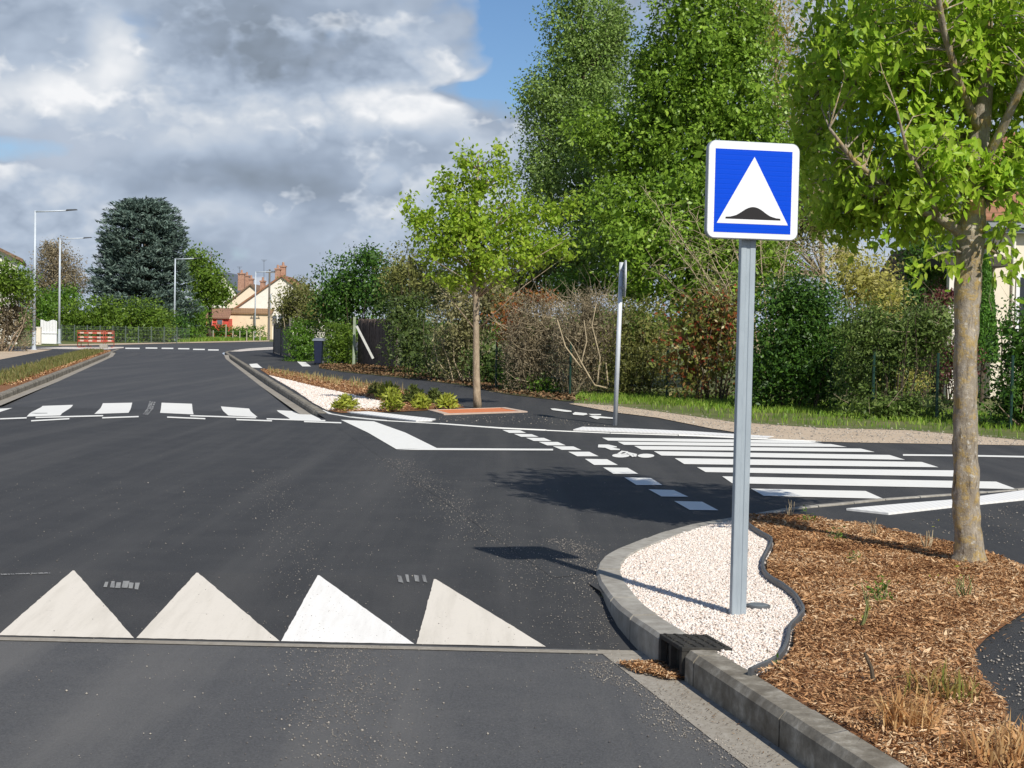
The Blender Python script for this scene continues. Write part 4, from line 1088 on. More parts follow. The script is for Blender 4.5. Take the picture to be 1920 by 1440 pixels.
shrub('shrub', 'rounded dark green shrub just right of the square sign post', 'shrub', [B(1500, 640, 100, 125, 30.3, 2.8, .9), B(1490, 570, 72, 58, 30.5, 2, .7), B(1540, 700, 70, 75, 30, 2.5, .7), B(1440, 700, 60, 72, 30.6, 2.5, .7)], M_leaf_dark, .09, 3.4, HG, .45, .15, 14, 14, .022)
shrub('hedge', 'loose olive green hedge left of the lichen covered trunk', 'hedge', [B(1690, 640, 108, 72, 28, 3.5, .7), B(1640, 700, 75, 90, 28.3, 3, .6), B(1745, 610, 66, 42, 27.8, 2.5, .6), B(1620, 620, 55, 60, 28.5, 2.5, .6), B(1690, 765, 110, 30, 27.3, 3, .4)], leafmat('dull_green_leaves', [(.05, .085, .015), (.10, .16, .03), (.19, .25, .07)], .2), .08, 2.3, HG, .4, .14, 12, 18, .02, twigs=70)
shrub('hedge', 'dark sparse hedge at the right edge with bare stems showing', 'hedge', [B(1935, 655, 80, 88, 25.6, 4, .5), B(1920, 755, 75, 55, 25.4, 3, .5), B(2060, 680, 80, 110, 25.6, 3.5, .5)], M_leaf_dark, .085, 3.2, HG, .5, .14, 10, 30, .022, M_twig, twigs=60, core=3.2)
shrub('shrub', 'yellow leaved low shrub glimpsed under the olive hedge', 'shrub', [B(1690, 715, 60, 28, 30.5, 2, .5)], M_leaf_yell, .07, 2.4, None, .5, .1)
shrub('shrub', 'purple leaved shrub left of the lichen covered trunk, inside the garden', 'shrub', [B(1795, 680, 42, 55, 33, 2, .6), B(1775, 560, 40, 22, 37, 2, .5)], M_leaf_purp, .08, 2.6, None, .5, .12)
shrub('shrub', 'pale variegated shrub behind the trunk of the young tree', 'shrub', [B(880, 590, 66, 75, 42.5, 3, .7), B(860, 650, 52, 62, 43, 3, .6), B(930, 560, 44, 40, 42, 2.2, .5)], M_leaf_vari, .10, 2.2, None, .35, .15, 12, 12, .02, M_twigpale, twigs=120)
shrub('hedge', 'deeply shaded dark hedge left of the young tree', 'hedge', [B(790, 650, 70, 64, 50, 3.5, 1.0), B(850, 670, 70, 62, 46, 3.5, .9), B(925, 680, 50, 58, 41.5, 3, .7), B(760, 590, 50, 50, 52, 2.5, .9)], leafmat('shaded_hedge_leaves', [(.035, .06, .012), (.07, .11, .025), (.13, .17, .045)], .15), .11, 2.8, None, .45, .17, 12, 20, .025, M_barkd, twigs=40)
shrub('shrub', 'fresh green weeds at the foot of the hedge near the green post', 'shrub', [B(985, 705, 46, 40, 37, 2, .4), B(1030, 725, 40, 24, 36, 2, .4), B(950, 690, 28, 40, 38, 2, .4)], M_leaf_mid, .08, 2.0, None, .45, .12)
shrub('hedge', 'clipped bright green hedge right of the dark blue bin', 'hedge', [B(636, 648, 31, 42, 60.5, 8, .8)], M_leaf_bright, .085, 7.5, None, .5, .07, 14, 0, core=4)
shrub('hedge', 'clipped dark green hedge left of the dark blue bin', 'hedge', [B(568, 642, 27, 44, 66, 7, 2.2)], M_leaf_mid, .09, 7.5, None, .5, .07, 14, 0, core=4)
shrub('shrub', 'olive brown overhanging shrub above the wooden fence', 'shrub', [B(565, 560, 44, 40, 72, 2.2, 1.5), B(545, 585, 34, 36, 73, 2.2, 1.4), B(590, 590, 40, 40, 70, 2.2, 1.4)], M_leaf_olive, .13, 3.0, None, .5, .2, 12, 12, .03, M_twigpale, twigs=90)
shrub('shrub', 'tall dark green shrub behind the clipped bright hedge', 'shrub', [B(660, 540, 70, 66, 66, 2.2, 2), B(630, 570, 50, 52, 66, 2.2, 2), B(720, 545, 52, 58, 64, 2.2, 2), B(690, 485, 34, 28, 65, 2, 1.2)], M_leaf_dark, .15, 3.4, None, .5, .24, 12, 14, .04)
shrub('shrub', 'brownish leafed tall shrub between the dark shrub and the young tree', 'shrub', [B(770, 520, 60, 60, 60, 2.2, 2), B(830, 545, 60, 52, 58, 2.2, 2)], M_leaf_olive, .14, 3.0, None, .5, .22, 12, 12, .03)
shrub('hedge', 'clipped green hedge showing above the brown hedge behind the round sign', 'hedge', [B(1130, 532, 78, 32, 44, 4, .9), B(1060, 545, 40, 30, 45, 3, .8), B(1190, 545, 30, 26, 43.5, 3, .7)], M_leaf_mid, .09, 3.6, None, .5, .13, 14, 10)
shrub('shrub', 'mixed green garden shrubs filling the gap behind the young tree', 'shrub', [B(960, 545, 90, 60, 50, 2.4, 1.2), B(1040, 500, 80, 55, 49, 2.2, 1.2)], M_leaf_olive, .12, 3.0, None, .5, .2)
shrub('shrub', 'yellow and cream leaved shrub behind the rounded dark shrub', 'shrub', [B(1615, 530, 68, 62, 37, 2.3, 1), B(1580, 480, 36, 36, 38, 2, .8), B(1660, 560, 40, 40, 36, 2, .8)], M_leaf_yell, .10, 2.4, None, .45, .15, 10, 12)
shrub('shrub', 'very dark evergreen left of the pale porch pillar', 'shrub', [B(1735, 500, 42, 74, 40, 2.4, 1), B(1700, 560, 30, 30, 38, 2, .7), B(1725, 425, 30, 30, 41, 2, .8)], M_leaf_dark, .12, 3.6, None, .4, .16)

# green garden fence behind the weeds
fpts = [(932, 37.4), (1071, 34.6), (1160, 34.2), (1253, 33.8), (1400, 31.8), (1560, 29.5), (1640, 27.3), (1760, 26.6), (1900, 24.8)]
b0 = Vector((gx(1253, 33.8), 33.8, 0)); fe = thing('mesh_fence', 'low green wire mesh fence with green posts in front of the hedges', 'fence', b0)
M_green = plain('green_coated_wire', (.010, .04, .028), .5, var=.1)
fw = []
for px, Y in fpts:
    Y += .25; x = gx(px, Y); fw.append(Vector((x, Y, 0)))
    mb = MB(); mb.tube([(x, Y, 0), (x, Y, 1.25)], [.027, .027], 8); mb.build('post', M_green, fe)
mb = MB()
for i in range(len(fw) - 1):
    a, b = fw[i], fw[i + 1]
    for z in (.1, .4, .7, 1.0, 1.15): mb.tube([a + Vector((0, 0, z)), b + Vector((0, 0, z))], [.003, .003], 3, cap=False)
    n = int((b - a).length / .12)
    for k2 in range(n): p = a.lerp(b, (k2 + .5) / n); mb.tube([p + Vector((0, 0, .05)), p + Vector((0, 0, 1.15))], [.002, .002], 3, cap=False)
mb.build('wire_mesh', M_green, fe)

# bare arching shrub
br = thing('bare_shrub', 'leafless shrub with pale arching branches behind the square sign post', 'shrub', (gx(1430, 35), 35, 0))
mb = MB(); rb_ = Vector((gx(1440, 35), 35, .1)); tw = []
for tx, ty in ((1205, 360), (1240, 410), (1290, 395), (1330, 460), (1260, 455), (1370, 420), (1430, 400), (1500, 400), (1550, 415), (1560, 460), (1590, 430), (1480, 450), (1350, 380), (1215, 500), (1300, 520), (1530, 510)):
    e = at(tx + random.uniform(-10, 10), ty, 35 + random.uniform(-.8, .8)); s0 = rb_ + Vector((random.gauss(0, .15), random.gauss(0, .1), 0))
    k1 = s0.lerp(e, .35) + Vector((0, 0, .35)); k2 = s0.lerp(e, .7) + Vector((0, 0, .25))
    pp, r2 = densify([s0, k1, k2, e], [.024, .017, .010, .004], 4); pp = [p + Vector((random.gauss(0, .02), random.gauss(0, .02), random.gauss(0, .02))) for p in pp]
    mb.tube(pp, r2, 6); tw += pp[5:]
for _ in range(420):
    p = random.choice(tw); d = Vector((random.gauss(0, 1), random.gauss(0, .7), random.gauss(.35, .6))).normalized(); L = random.uniform(.2, .8)
    mb.tube([p, p + d * L * .5 + Vector((0, 0, .03)), p + d * L + Vector((0, 0, -.02))], [.007, .005, .002], 4, cap=False)
mb.build('branches', M_twigpale, br, smooth=True)
cen = np.array([list(random.choice(tw)) for _ in range(1500)]) + RNG.normal(0, .22, (1500, 3)); v, nv, fc = leaves(cen, .07, .45, None); np_mesh('young_leaves', v, nv, M_leaf_olive, br, tint=RNG.uniform(0, 1, len(cen)))

# arching bare branches in the brown hedge
hb = thing('bare_branches', 'pale crooked branches curving out of the brown hedge', 'branches', (gx(1120, 34.8), 34.8, 0))
mb = MB()
for pts in (((1140, 728), (1115, 722), (1095, 690), (1075, 650), (1060, 630)), ((1140, 722), (1138, 700), (1136, 680)), ((1110, 715), (1090, 680), (1100, 640), (1095, 600)), ((1090, 690), (1060, 650), (1045, 600)), ((1120, 720), (1125, 670), (1110, 610), (1118, 570))):
    pp, r2 = densify([at(x, y, 34.7) for x, y in pts], [.022, .018, .014, .010, .006][:len(pts)], 3); mb.tube(pp, r2, 6)
mb.build('branches', M_twigpale, hb, smooth=True)

# leaning concrete post, screen fence, fence boards, bin
lp = thing('leaning_post', 'pale concrete post leaning against the corner of the clipped hedge', 'post', (gx(700, 58.5), 58.5, 0))
mb = MB(); a, b = at(669, 612, 58.8), at(700, 673, 58.2); mb.tube([a, b], [.065, .065], 4); mb.build('post', plain('pale_concrete', (.50, .50, .46), .8), lp)
up = thing('fence_post', 'pale green weathered upright post at the corner of the clipped hedge', 'post', (gx(665, 59.2), 59.2, 0))
mb = MB(); p = at(665, 594, 59.2); mb.box((p.x, p.y, p.z / 2), (.10, .10, p.z)); mb.build('post', plain('mossy_concrete', (.30, .35, .25), .8), up)
sf = thing('screen_fence', 'brown woven screen panel behind the leaning post', 'fence', (gx(700, 60), 60, 0))
mb = MB(); a, b = at(674, 597, 60.5), at(745, 596, 56.5)
for k2 in range(46):
    p = a.lerp(b, k2 / 45); mb.tube([(p.x, p.y, 0), (p.x + random.gauss(0, .02), p.y, a.z - random.uniform(0, .05))], [.045, .045], 5)
mb.build('canes', plain('brown_canes', (.13, .10, .085), .9, var=.35), sf)
bf = thing('wooden_fence', 'grey weathered board fence under the overhanging shrub', 'fence', (gx(530, 78), 78, 0))
mb = MB(); a, b = Vector((gx(515, 84), 84, 0)), Vector((gx(545, 71), 71, 0)); n = 34
for k2 in range(n):
    p = a.lerp(b, (k2 + .5) / n); mb.box((p.x, p.y, .85), (.30, .03, 1.65 + random.uniform(-.05, .05)), math.atan2(b.y - a.y, b.x - a.x))
mb.build('boards', M_wood, bf)
mb = MB()
for t in (0, .5, 1): p = a.lerp(b, t); MB().box((p.x, p.y, .95), (.13, .13, 1.95)).build('post', M_wood, bf)
bc = P(597, 684); bn = thing('waste_bin', 'narrow dark blue bin with a grey lid between two clipped hedges', 'bin', (bc.x, bc.y, 0))
M_navy = plain('navy_plastic', (.012, .018, .045), .45)
mb = MB(); mb.hexa([(bc.x - .13, bc.y - .2, .06), (bc.x + .13, bc.y - .2, .06), (bc.x + .13, bc.y + .2, .06), (bc.x - .13, bc.y + .2, .06)], [(bc.x - .17, bc.y - .25, .95), (bc.x + .17, bc.y - .25, .95), (bc.x + .17, bc.y + .25, .95), (bc.x - .17, bc.y + .25, .95)]); mb.build('body', M_navy, bn, bevel=.02)
mb = MB(); mb.hexa([(bc.x - .24, bc.y - .28, .95), (bc.x + .24, bc.y - .28, .95), (bc.x + .24, bc.y + .28, .95), (bc.x - .24, bc.y + .28, .95)], [(bc.x - .2, bc.y - .22, 1.02), (bc.x + .2, bc.y - .22, 1.02), (bc.x + .2, bc.y + .25, 1.06), (bc.x - .2, bc.y + .25, 1.06)]); mb.build('lid', plain('grey_lid', (.16, .18, .21), .5), bn, bevel=.01)
for s in (-1, 1):
    mb = MB(); mb.tube([(bc.x + s * .14, bc.y + .2, .08), (bc.x + s * .18, bc.y + .2, .08)], [.08, .08], 14); mb.build('wheel', M_blackplastic, bn)

# ================================================================== BIG BACKGROUND TREES
def trk(px0, Y, top_px, n=8, top_y=-150):
    b = Vector((gx(px0, Y), Y, 0)); e = at(top_px, top_y, Y); return [b.lerp(e, i / n) + Vector((random.gauss(0, .06), 0, 0)) for i in range(n + 1)]
def rr(r0, n=8): return [r0 * (1 - .9 * i / n) for i in range(n + 1)]
t1 = trk(1110, 50, 1090, top_y=-60)
tree('birch_tree', 'tall airy small leaved tree left of the dense green one', 'tree', t1[0], t1, rr(.2), [B(1080, 80, 78, 140, 50, 2, 1.8), B(1060, 230, 88, 120, 50, 2, 2), B(1120, 180, 70, 160, 51, 2, 2), B(1090, 360, 110, 110, 49, 2, 2.2), B(1010, 190, 46, 62, 50, 2, 1.2), B(1150, 60, 40, 110, 51, 2, 1.4), B(1020, 320, 56, 80, 50, 2, 1.4), B(1070, -70, 50, 110, 50, 2, 1.4), B(1120, 470, 110, 70, 48, 2, 1.8)], M_leaf_birch, M_barkd, size=.115, cover=2.8, core=1.1, limbs=60, limb_r=.04, clus=.19, per=20, droop=.2, shell=.55)
t2 = trk(1300, 43, 1310, top_y=-100)
tree('hornbeam_tree', 'massive dense green tree behind the square sign', 'tree', t2[0], t2, rr(.25), [B(1310, 80, 110, 150, 43, 2, 2), B(1270, 220, 110, 150, 43.5, 2, 2), B(1380, 200, 110, 150, 43, 2, 2), B(1200, 300, 90, 130, 44, 2, 1.8), B(1330, 360, 150, 120, 42, 2, 2.2), B(1180, 430, 110, 110, 42.5, 2, 1.8), B(1440, 330, 90, 140, 43, 2, 1.8), B(1250, 470, 130, 80, 41, 2, 1.6), B(1300, -80, 80, 120, 43, 2, 1.6), B(1215, 140, 40, 90, 44, 2, 1.2), B(1400, 60, 60, 110, 43.5, 2, 1.5), B(1380, 480, 120, 80, 41.5, 2, 1.6), B(1320, 550, 170, 60, 41.5, 2.5, 1.4), B(1120, 250, 60, 70, 44.5, 2, 1.4)], M_leaf_horn, M_barkd, size=.14, cover=3.3, core=2.0, limbs=60, limb_r=.05, clus=.17, per=20, droop=.25, shell=.42)
t3 = trk(1470, 62, 1450, top_y=-60)
tree('willow_tree', 'pale ochre tree rising behind the dense green one', 'tree', t3[0], t3, rr(.2), [B(1440, 60, 95, 140, 62, 2, 2.4), B(1480, 200, 80, 140, 62, 2, 2.2), B(1400, 10, 60, 80, 62, 2, 1.6), B(1510, 330, 60, 80, 61, 2, 1.6)], M_leaf_ochre, M_twigpale, size=.16, cover=1.1, limbs=90, limb_r=.04, clus=.3, per=14, droop=.5, aspect=.3, shell=.6)
t4 = trk(1540, 48, 1545, top_y=180)
tree('garden_tree', 'brown twiggy tree behind the bare arching shrub', 'tree', t4[0], t4, rr(.14), [B(1520, 400, 60, 80, 48, 2, 1.4), B(1450, 430, 60, 70, 48, 2, 1.4), B(1500, 300, 60, 80, 50, 2, 1.4), B(1400, 500, 90, 50, 46, 2, 1.2)], M_leaf_olive, M_twigpale, size=.11, cover=2.4, core=1.2, limbs=110, limb_r=.03, clus=.25, per=10)

# cypress cone
cy = thing('cypress', 'narrow bright green cone shaped conifer in front of the cream house', 'tree', (gx(1848, 36), 36, 0))
c0 = at(1846, 580, 36); topz = at(1846, 478, 36).z; n = 9000
hh = RNG.uniform(.2, 1, n) ** .8; ang = RNG.uniform(0, 6.28, n); rad = .42 * np.clip(1 - hh, 0, 1) ** .6 * RNG.uniform(.8, 1.05, n) + .01
zz = hh * topz; pts = np.column_stack([c0.x + rad * np.cos(ang), 36 + rad * np.sin(ang), zz]); ax = np.column_stack([np.cos(ang) * .35, np.sin(ang) * .35, np.ones(n)])
v, nv, fc = leaves(pts, .11, .3, ax * 0 + np.column_stack([np.cos(ang), np.sin(ang), np.zeros(n)]) * 1.2, 4, axis=ax); np_mesh('crown', v, nv, M_leaf_cyp, cy, tint=RNG.uniform(0, 1, n))
MB().tube([(c0.x, 36, 0), (c0.x, 36, topz * .7)], [.06, .03], 8).build('trunk', M_barkd, cy)

# ================================================================== CREAM HOUSE ON THE RIGHT
HY = 39
hx0, hx1 = gx(1858, HY), gx(2300, HY); ev = at(1880, 424, HY).z
hs = thing('house', 'cream rendered house with orange tiled roof at the right edge', 'house', (hx0, HY, 0))
mb = MB(); mb.box(((hx0 + hx1) / 2, HY + 4, ev / 2), (hx1 - hx0, 8, ev)); mb.build('wall', M_cream, hs)
mb = MB(); mb.box(((hx0 + hx1) / 2, HY - .35, ev + .02), (hx1 - hx0 + .6, .12, .16)); mb.box(((hx0 + hx1) / 2, HY - .15, ev - .14), (hx1 - hx0 + .5, .29, .1)); mb.build('gutter', plain('grey_zinc', (.28, .30, .31), .5, .3), hs)
mb = MB(); x0, x1 = hx0 - .4, hx1 + .4
mb.hexa([(x0, HY - .45, ev + .1), (x1, HY - .45, ev + .1), (x1, HY + 4, ev + 2.9), (x0, HY + 4, ev + 2.9)], [(x0, HY - .45, ev + .2), (x1, HY - .45, ev + .2), (x1, HY + 4, ev + 3.0), (x0, HY + 4, ev + 3.0)])
mb.hexa([(x0, HY + 8.4, ev + .1), (x1, HY + 8.4, ev + .1), (x1, HY + 4, ev + 2.9), (x0, HY + 4, ev + 2.9)], [(x0, HY + 8.4, ev + .2), (x1, HY + 8.4, ev + .2), (x1, HY + 4, ev + 3.0), (x0, HY + 4, ev + 3.0)])
mb.build('roof', M_tile, hs)
mb = MB(); gxm = (x0 + .4); mb.poly([(hx0, HY, ev), (hx0, HY + 8, ev), (hx0, HY + 4, ev + 2.8)]); mb.build('gable', M_cream, hs)
dx = gx(1896, HY - .05); mb = MB(); mb.tube([(dx, HY - .06, 0), (dx, HY - .06, ev - .1)], [.04, .04], 10); mb.build('downpipe', M_cream2, hs)
wx = gx(1935, HY); wz = at(1930, 560, HY).z
wf = MB(); wf.box((wx, HY - .02, wz - .1), (.95, .08, 1.5)); wf = wf.build('window', M_white, hs); MB().box((wx, HY - .065, wz - .1), (.75, .02, 1.3)).build('pane', plain('dark_glass', (.03, .035, .04), .1, spec=.6), wf)
pp_ = thing('porch', 'pale square porch pillar standing left of the lichen covered trunk', 'porch', (gx(1783, 38), 38, 0))
tz = at(1783, 498, 38).z; mb = MB(); mb.box((gx(1783, 38), 38, tz / 2), (.24, .24, tz)); mb.build('pillar', M_cream2, pp_)
mb = MB(); xx = gx(1783, 38); mb.box((xx + .55, 38.6, tz + .12), (1.7, 1.8, .24)); mb.build('beam', plain('dark_beam', (.07, .06, .05), .8), pp_)
rf = thing('shed', 'small outbuilding with a steep brown tiled roof behind the yellow shrub', 'outbuilding', (gx(1710, 44), 44, 0))
a = at(1660, 560, 44); b = at(1722, 462, 44); w = 1.2
mb = MB(); mb.hexa([(a.x, 43, a.z - .1), (b.x + .05, 43, b.z - .1), (b.x + .05, 47, b.z - .1), (a.x, 47, a.z - .1)], [(a.x, 43, a.z), (b.x, 43, b.z), (b.x, 47, b.z), (a.x, 47, a.z)])
fr = 2 * b.x - a.x; mb.hexa([(b.x - .05, 43, b.z - .1), (fr, 43, a.z - .1), (fr, 47, a.z - .1), (b.x - .05, 47, b.z - .1)], [(b.x, 43, b.z), (fr, 43, a.z), (fr, 47, a.z), (b.x, 47, b.z)])
mb.build('roof', M_tiledark, rf)
mb = MB(); mb.hexa([(a.x + .2, 43.1, 0), (fr - .2, 43.1, 0), (fr - .2, 46.9, 0), (a.x + .2, 46.9, 0)], [(a.x + .2, 43.1, a.z), (fr - .2, 43.1, a.z), (fr - .2, 46.9, a.z), (a.x + .2, 46.9, a.z)]); mb.poly([(a.x + .2, 43.1, a.z), (fr - .2, 43.1, a.z), (b.x, 43.1, b.z - .15)])
mb.build('wall', M_tiledark, rf)

# ================================================================== FAR LEFT: LAMPS, HEDGES, CEDAR, HOUSES
def lamp(loc, label):
    root = thing('street_lamp', label, 'street lamp', (0, 0, 0), 'street lamps along the road')
    MB().lathe((0, 0, 0), [(.17, 0), (.17, .03), (.11, .04), (.10, .5), (.095, 1.0)], 16).build('base', M_lampgrey, root, smooth=False)
    MB().tube([(0, 0, .9), (0, 0, 4), (0, 0, 7.25)], [.085, .07, .055], 14).build('pole', M_lampgrey, root, smooth=True)
    MB().tube([(-.05, 0, 7.2), (.6, -.05, 7.22), (1.75, -.15, 7.28)], [.045, .04, .035], 10).build('arm', M_lampgrey, root, smooth=True)
    mb = MB(); mb.hexa([(1.65, -.27, 7.25), (2.25, -.27, 7.31), (2.25, -.07, 7.31), (1.65, -.07, 7.25)], [(1.7, -.24, 7.34), (2.2, -.24, 7.36), (2.2, -.1, 7.36), (1.7, -.1, 7.34)])
    mb.build('luminaire', M_lumin, root, bevel=.01); root.location = loc; return root
L0 = lamp((gx(64, 78), 78, 0), 'tallest looking lamp post, beside the left hedge')
for px, Y, lab in ((111, 103, 'lamp post at the right side of the white gate'), (327, 131, 'lamp post standing in front of the blue green cedar'), (478, 158, 'lamp post before the cream wall of the far gabled house')):
    r_ = L0.copy(); C.objects.link(r_); r_.location = (gx(px, Y), Y, 0); r_['label'] = lab
    for ch in list(L0.children): c_ = ch.copy(); C.objects.link(c_); c_.parent = r_

# cedar
CY = 136
cd = thing('cedar_tree', 'big blue green cedar with dense layered branches', 'tree', (gx(275, CY), CY, 0))
prof_px = [(375, 238, 300), (400, 205, 332), (440, 190, 345), (480, 186, 345), (520, 178, 350), (560, 172, 356), (600, 175, 357), (625, 200, 352)]
V = []; TN = []; lb = MB(); cx0 = gx(275, CY)
for i in range(1500):
    py = random.uniform(374, 632); 
    for a, b in zip(prof_px, prof_px[1:]):
        if a[0] <= py <= b[0]: t = (py - a[0]) / (b[0] - a[0]); l_ = a[1] + (b[1] - a[1]) * t; r_ = a[2] + (b[2] - a[2]) * t; break
    else: continue
    L_, R_ = at(l_, py, CY), at(r_, py, CY); hw = (R_.x - L_.x) / 2; mx = (R_.x + L_.x) / 2
    th = random.uniform(0, 6.283); k_ = random.uniform(.1, 1) ** .45
    k_ *= 1 + .10 * math.sin(th * 5 + py * .12) * k_ + .22 * k_ * noise.noise(Vector((th * 1.5, py * .045, 3)))
    ctr = np.array([mx + hw * k_ * math.cos(th), CY + hw * k_ * math.sin(th) * .85, L_.z + (0 if k_ < .5 else random.uniform(-.2, .2))])
    out = np.array([math.cos(th), math.sin(th), .12]); m = 34
    tt = RNG.uniform(-.9, .7, m); sd = RNG.normal(0, .33, m); pv_ = np.array([-math.sin(th), math.cos(th), 0])
    p = ctr + out * tt[:, None] + pv_ * sd[:, None] + np.column_stack([np.zeros((m, 2)), RNG.normal(0, .07, m) - .12 * sd ** 2 * 3])
    dirs = out * 1.2 + pv_ * (sd * 1.2)[:, None] + np.array([0, 0, .55])
    v, nv, fc = leaves(p, .46, .26, np.tile([0, 0, .8], (m, 1)), 4, axis=dirs); V.append(v); TN.append(np.clip(RNG.normal(.5, .25, m), 0, 1))
    if i % 6 == 0: lb.tube([(cx0, CY, max(.5, ctr[2] - .4)), tuple(ctr)], [.09, .02], 4, cap=False)
np_mesh('crown', np.concatenate(V), 4, M_leaf_cedar, cd, tint=np.concatenate(TN))
lb.build('branches', M_barkd, cd)
MB().tube([(cx0, CY, 0), (cx0, CY, 6), at(268, 385, CY)], [.5, .35, .08], 12).build('trunk', M_barkd, cd, smooth=True)
lead = at(237, 372, CY); 

t5 = trk(395, 152, 395, top_y=470)
tree('lime_tree', 'bright green tree to the right of the cedar', 'tree', t5[0], t5, rr(.25), [B(378, 525, 42, 62, 152, 2, 2.4), B(398, 538, 34, 44, 151, 2, 2), B(362, 492, 26, 36, 153, 2, 1.6), B(370, 600, 17, 36, 150, 2.6, 1.2), B(412, 550, 22, 32, 151, 2, 1.6)], M_leaf_bright, M_barkd, size=.30, cover=2.8, core=2, limbs=20, limb_r=.08, clus=.4, per=12)
shrub('shrub', 'dark bushy shrub at the foot of the cedar beside the lamp post', 'shrub', [B(360, 600, 30, 40, 140, 2.4, 1.6), B(345, 622, 30, 18, 134, 2.4, 1.2)], M_leaf_mid, .26, 3, None, .5, .3)
t6 = trk(110, 172, 108, top_y=460)
tree('bare_brown_tree', 'brown tree not yet in leaf behind the lamp posts', 'tree', t6[0], t6, rr(.3), [B(108, 500, 44, 50, 172, 2, 2.6), B(80, 530, 30, 34, 172, 2, 2), B(140, 530, 28, 30, 171, 2, 2), B(98, 470, 24, 22, 172, 2, 1.6)], M_leaf_brown, M_twig, size=.24, cover=3.0, limbs=140, limb_r=.08, clus=.4, per=12)
shrub('hedge', 'long clipped green hedge behind the wire fence below the cedar', 'hedge', [B(px, 602, 34, 44 - (px < 120) * 0, 120, 4.5, 1.6) for px in range(95, 310, 38)] + [B(300, 610, 24, 32, 119, 3, 1.4)], M_leaf_bright, .22, 3.0, None, .5, .25, 12, 16, .05)
shrub('shrub', 'loose green shrub behind the white gate', 'shrub', [B(80, 570, 28, 38, 112, 2.2, 1.6), B(120, 560, 34, 28, 126, 2.2, 1.6)], M_leaf_mid, .22, 3.0, None, .5, .28)
shrub('shrub', 'dark shrub under the right side of the cedar', 'shrub', [B(325, 612, 30, 30, 128, 2.4, 1.6)], M_leaf_dark, .24, 3.2, None, .5, .28)
shrub('shrub', 'leafy green top of the tall shrub at the left edge', 'shrub', [B(18, 530, 44, 42, 72, 2.4, 1.2), B(-20, 530, 50, 50, 72, 2.2, 1.4), B(48, 545, 20, 34, 74, 2.2, .8)], M_leaf_bright, .17, 3.2, None, .5, .22, 12, 8)
shrub('hedge', 'brown hedge with bare stems under the leafy shrub at the left edge', 'hedge', [B(18, 605, 44, 52, 73, 5, .8), B(-50, 605, 50, 58, 71, 5, .8)], M_leaf_brown, .13, 2.4, None, .45, .15, 12, 40, .04, M_twig, twigs=260)
# gate and its post
gt = thing('gate', 'white metal gate between a cream post and a lamp post', 'gate', (gx(92, 98), 98, 0))
mb = MB(); x0, x1 = gx(76, 98), gx(107, 98); zt = 1.55
for k2 in range(11): x = x0 + (x1 - x0) * (k2 + .5) / 11; mb.box((x, 98, .82 + .06 * math.cos(k2 * .8)), ((x1 - x0) / 11 - .02, .04, 1.48))
mb.build('slats', M_white, gt); mb = MB(); mb.box(((x0 + x1) / 2, 97.95, .75), (x1 - x0, .05, .07)); mb.box(((x0 + x1) / 2, 97.95, .35), (x1 - x0 - .02, .05, .6)); mb.build('rail', M_white, gt)
gpst = thing('gate_post', 'short cream post left of the white gate', 'post', (gx(73, 95), 95, 0)); MB().box((gx(73, 95), 95, .55), (.28, .28, 1.1)).build('post', M_cream, gpst, bevel=.02)
MB().box((gx(73, 95), 95, 1.12), (.32, .32, .05)).build('cap', M_cream2, gpst)
# wire fence below the hedge
wf2 = thing('wire_fence', 'grey green wire mesh fence along the outside of the bend', 'fence', (gx(250, 116), 116, 0)); mb = MB(); M_wire = plain('dull_wire', (.10, .13, .11), .6)
for px in range(116, 356, 24):
    m2 = MB(); m2.box((gx(px, 116), 116, .65), (.07, .07, 1.3)); m2.build('post', plain('grey_fence_post_%d' % px, (.30, .31, .28), .7) if False else M_wire, wf2)
x0, x1 = gx(114, 116), gx(356, 116); k2 = x0
while k2 < x1: mb.box((k2, 116, .62), (.012, .012, 1.2)); k2 += .11
for z in (.1, .4, .7, 1.0, 1.2): mb.box(((x0 + x1) / 2, 116, z), (x1 - x0, .01, .014))
mb.build('mesh', M_wire, wf2)
# stake fence before the far house
M_stake = plain('weathered_stake', (.36, .34, .26), .9)
sf2 = thing('stake_fence', 'low fence of pale concrete stakes before the far gabled house', 'fence', (gx(440, 150), 150, 0)); mb = MB()
for px in (369, 400, 424, 437, 450, 463, 476, 488): m2 = MB(); h = 1.0 if px != 424 else 1.6; m2.box((gx(px, 148), 148, h / 2), (.09, .09, h)); m2.build('stake', M_stake, sf2)
for z in (.4, .9): mb.box((gx(430, 148), 148, z), (gx(490, 148) - gx(368, 148), .012, .015))
mb.build('wires', M_wire, sf2)
shrub('hedge', 'low rough hedge in front of the cream wall of the far house', 'hedge', [B(455, 624, 46, 13, 153, 4, .8), B(400, 622, 34, 14, 153, 3, .8)], M_leaf_mid, .20, 3, None, .5, .2, 12, 0)
vb = [P(x, y, .03) for x, y in ((355, 637.5), (500, 634.5), (500, 638), (330, 641.5))]; q = scatter_poly([(p.x, p.y) for p in vb], 4500); blade_obj('roadside_grass', z3(q, .02), .35, .07, M_blade, .4, label='light green grass in front of the stake fence', kind='stuff')
# little cabinet
cb = thing('utility_box', 'small cream box on the kerb beside the lamp post by the cedar', 'utility box', (gx(335, 130), 130, 0)); MB().box((gx(335, 130), 130, .35), (.36, .25, .62)).build('body', M_cream, cb, bevel=.02); MB().box((gx(335, 130), 130, .68), (.4, .29, .05)).build('lid', M_cream2, cb)

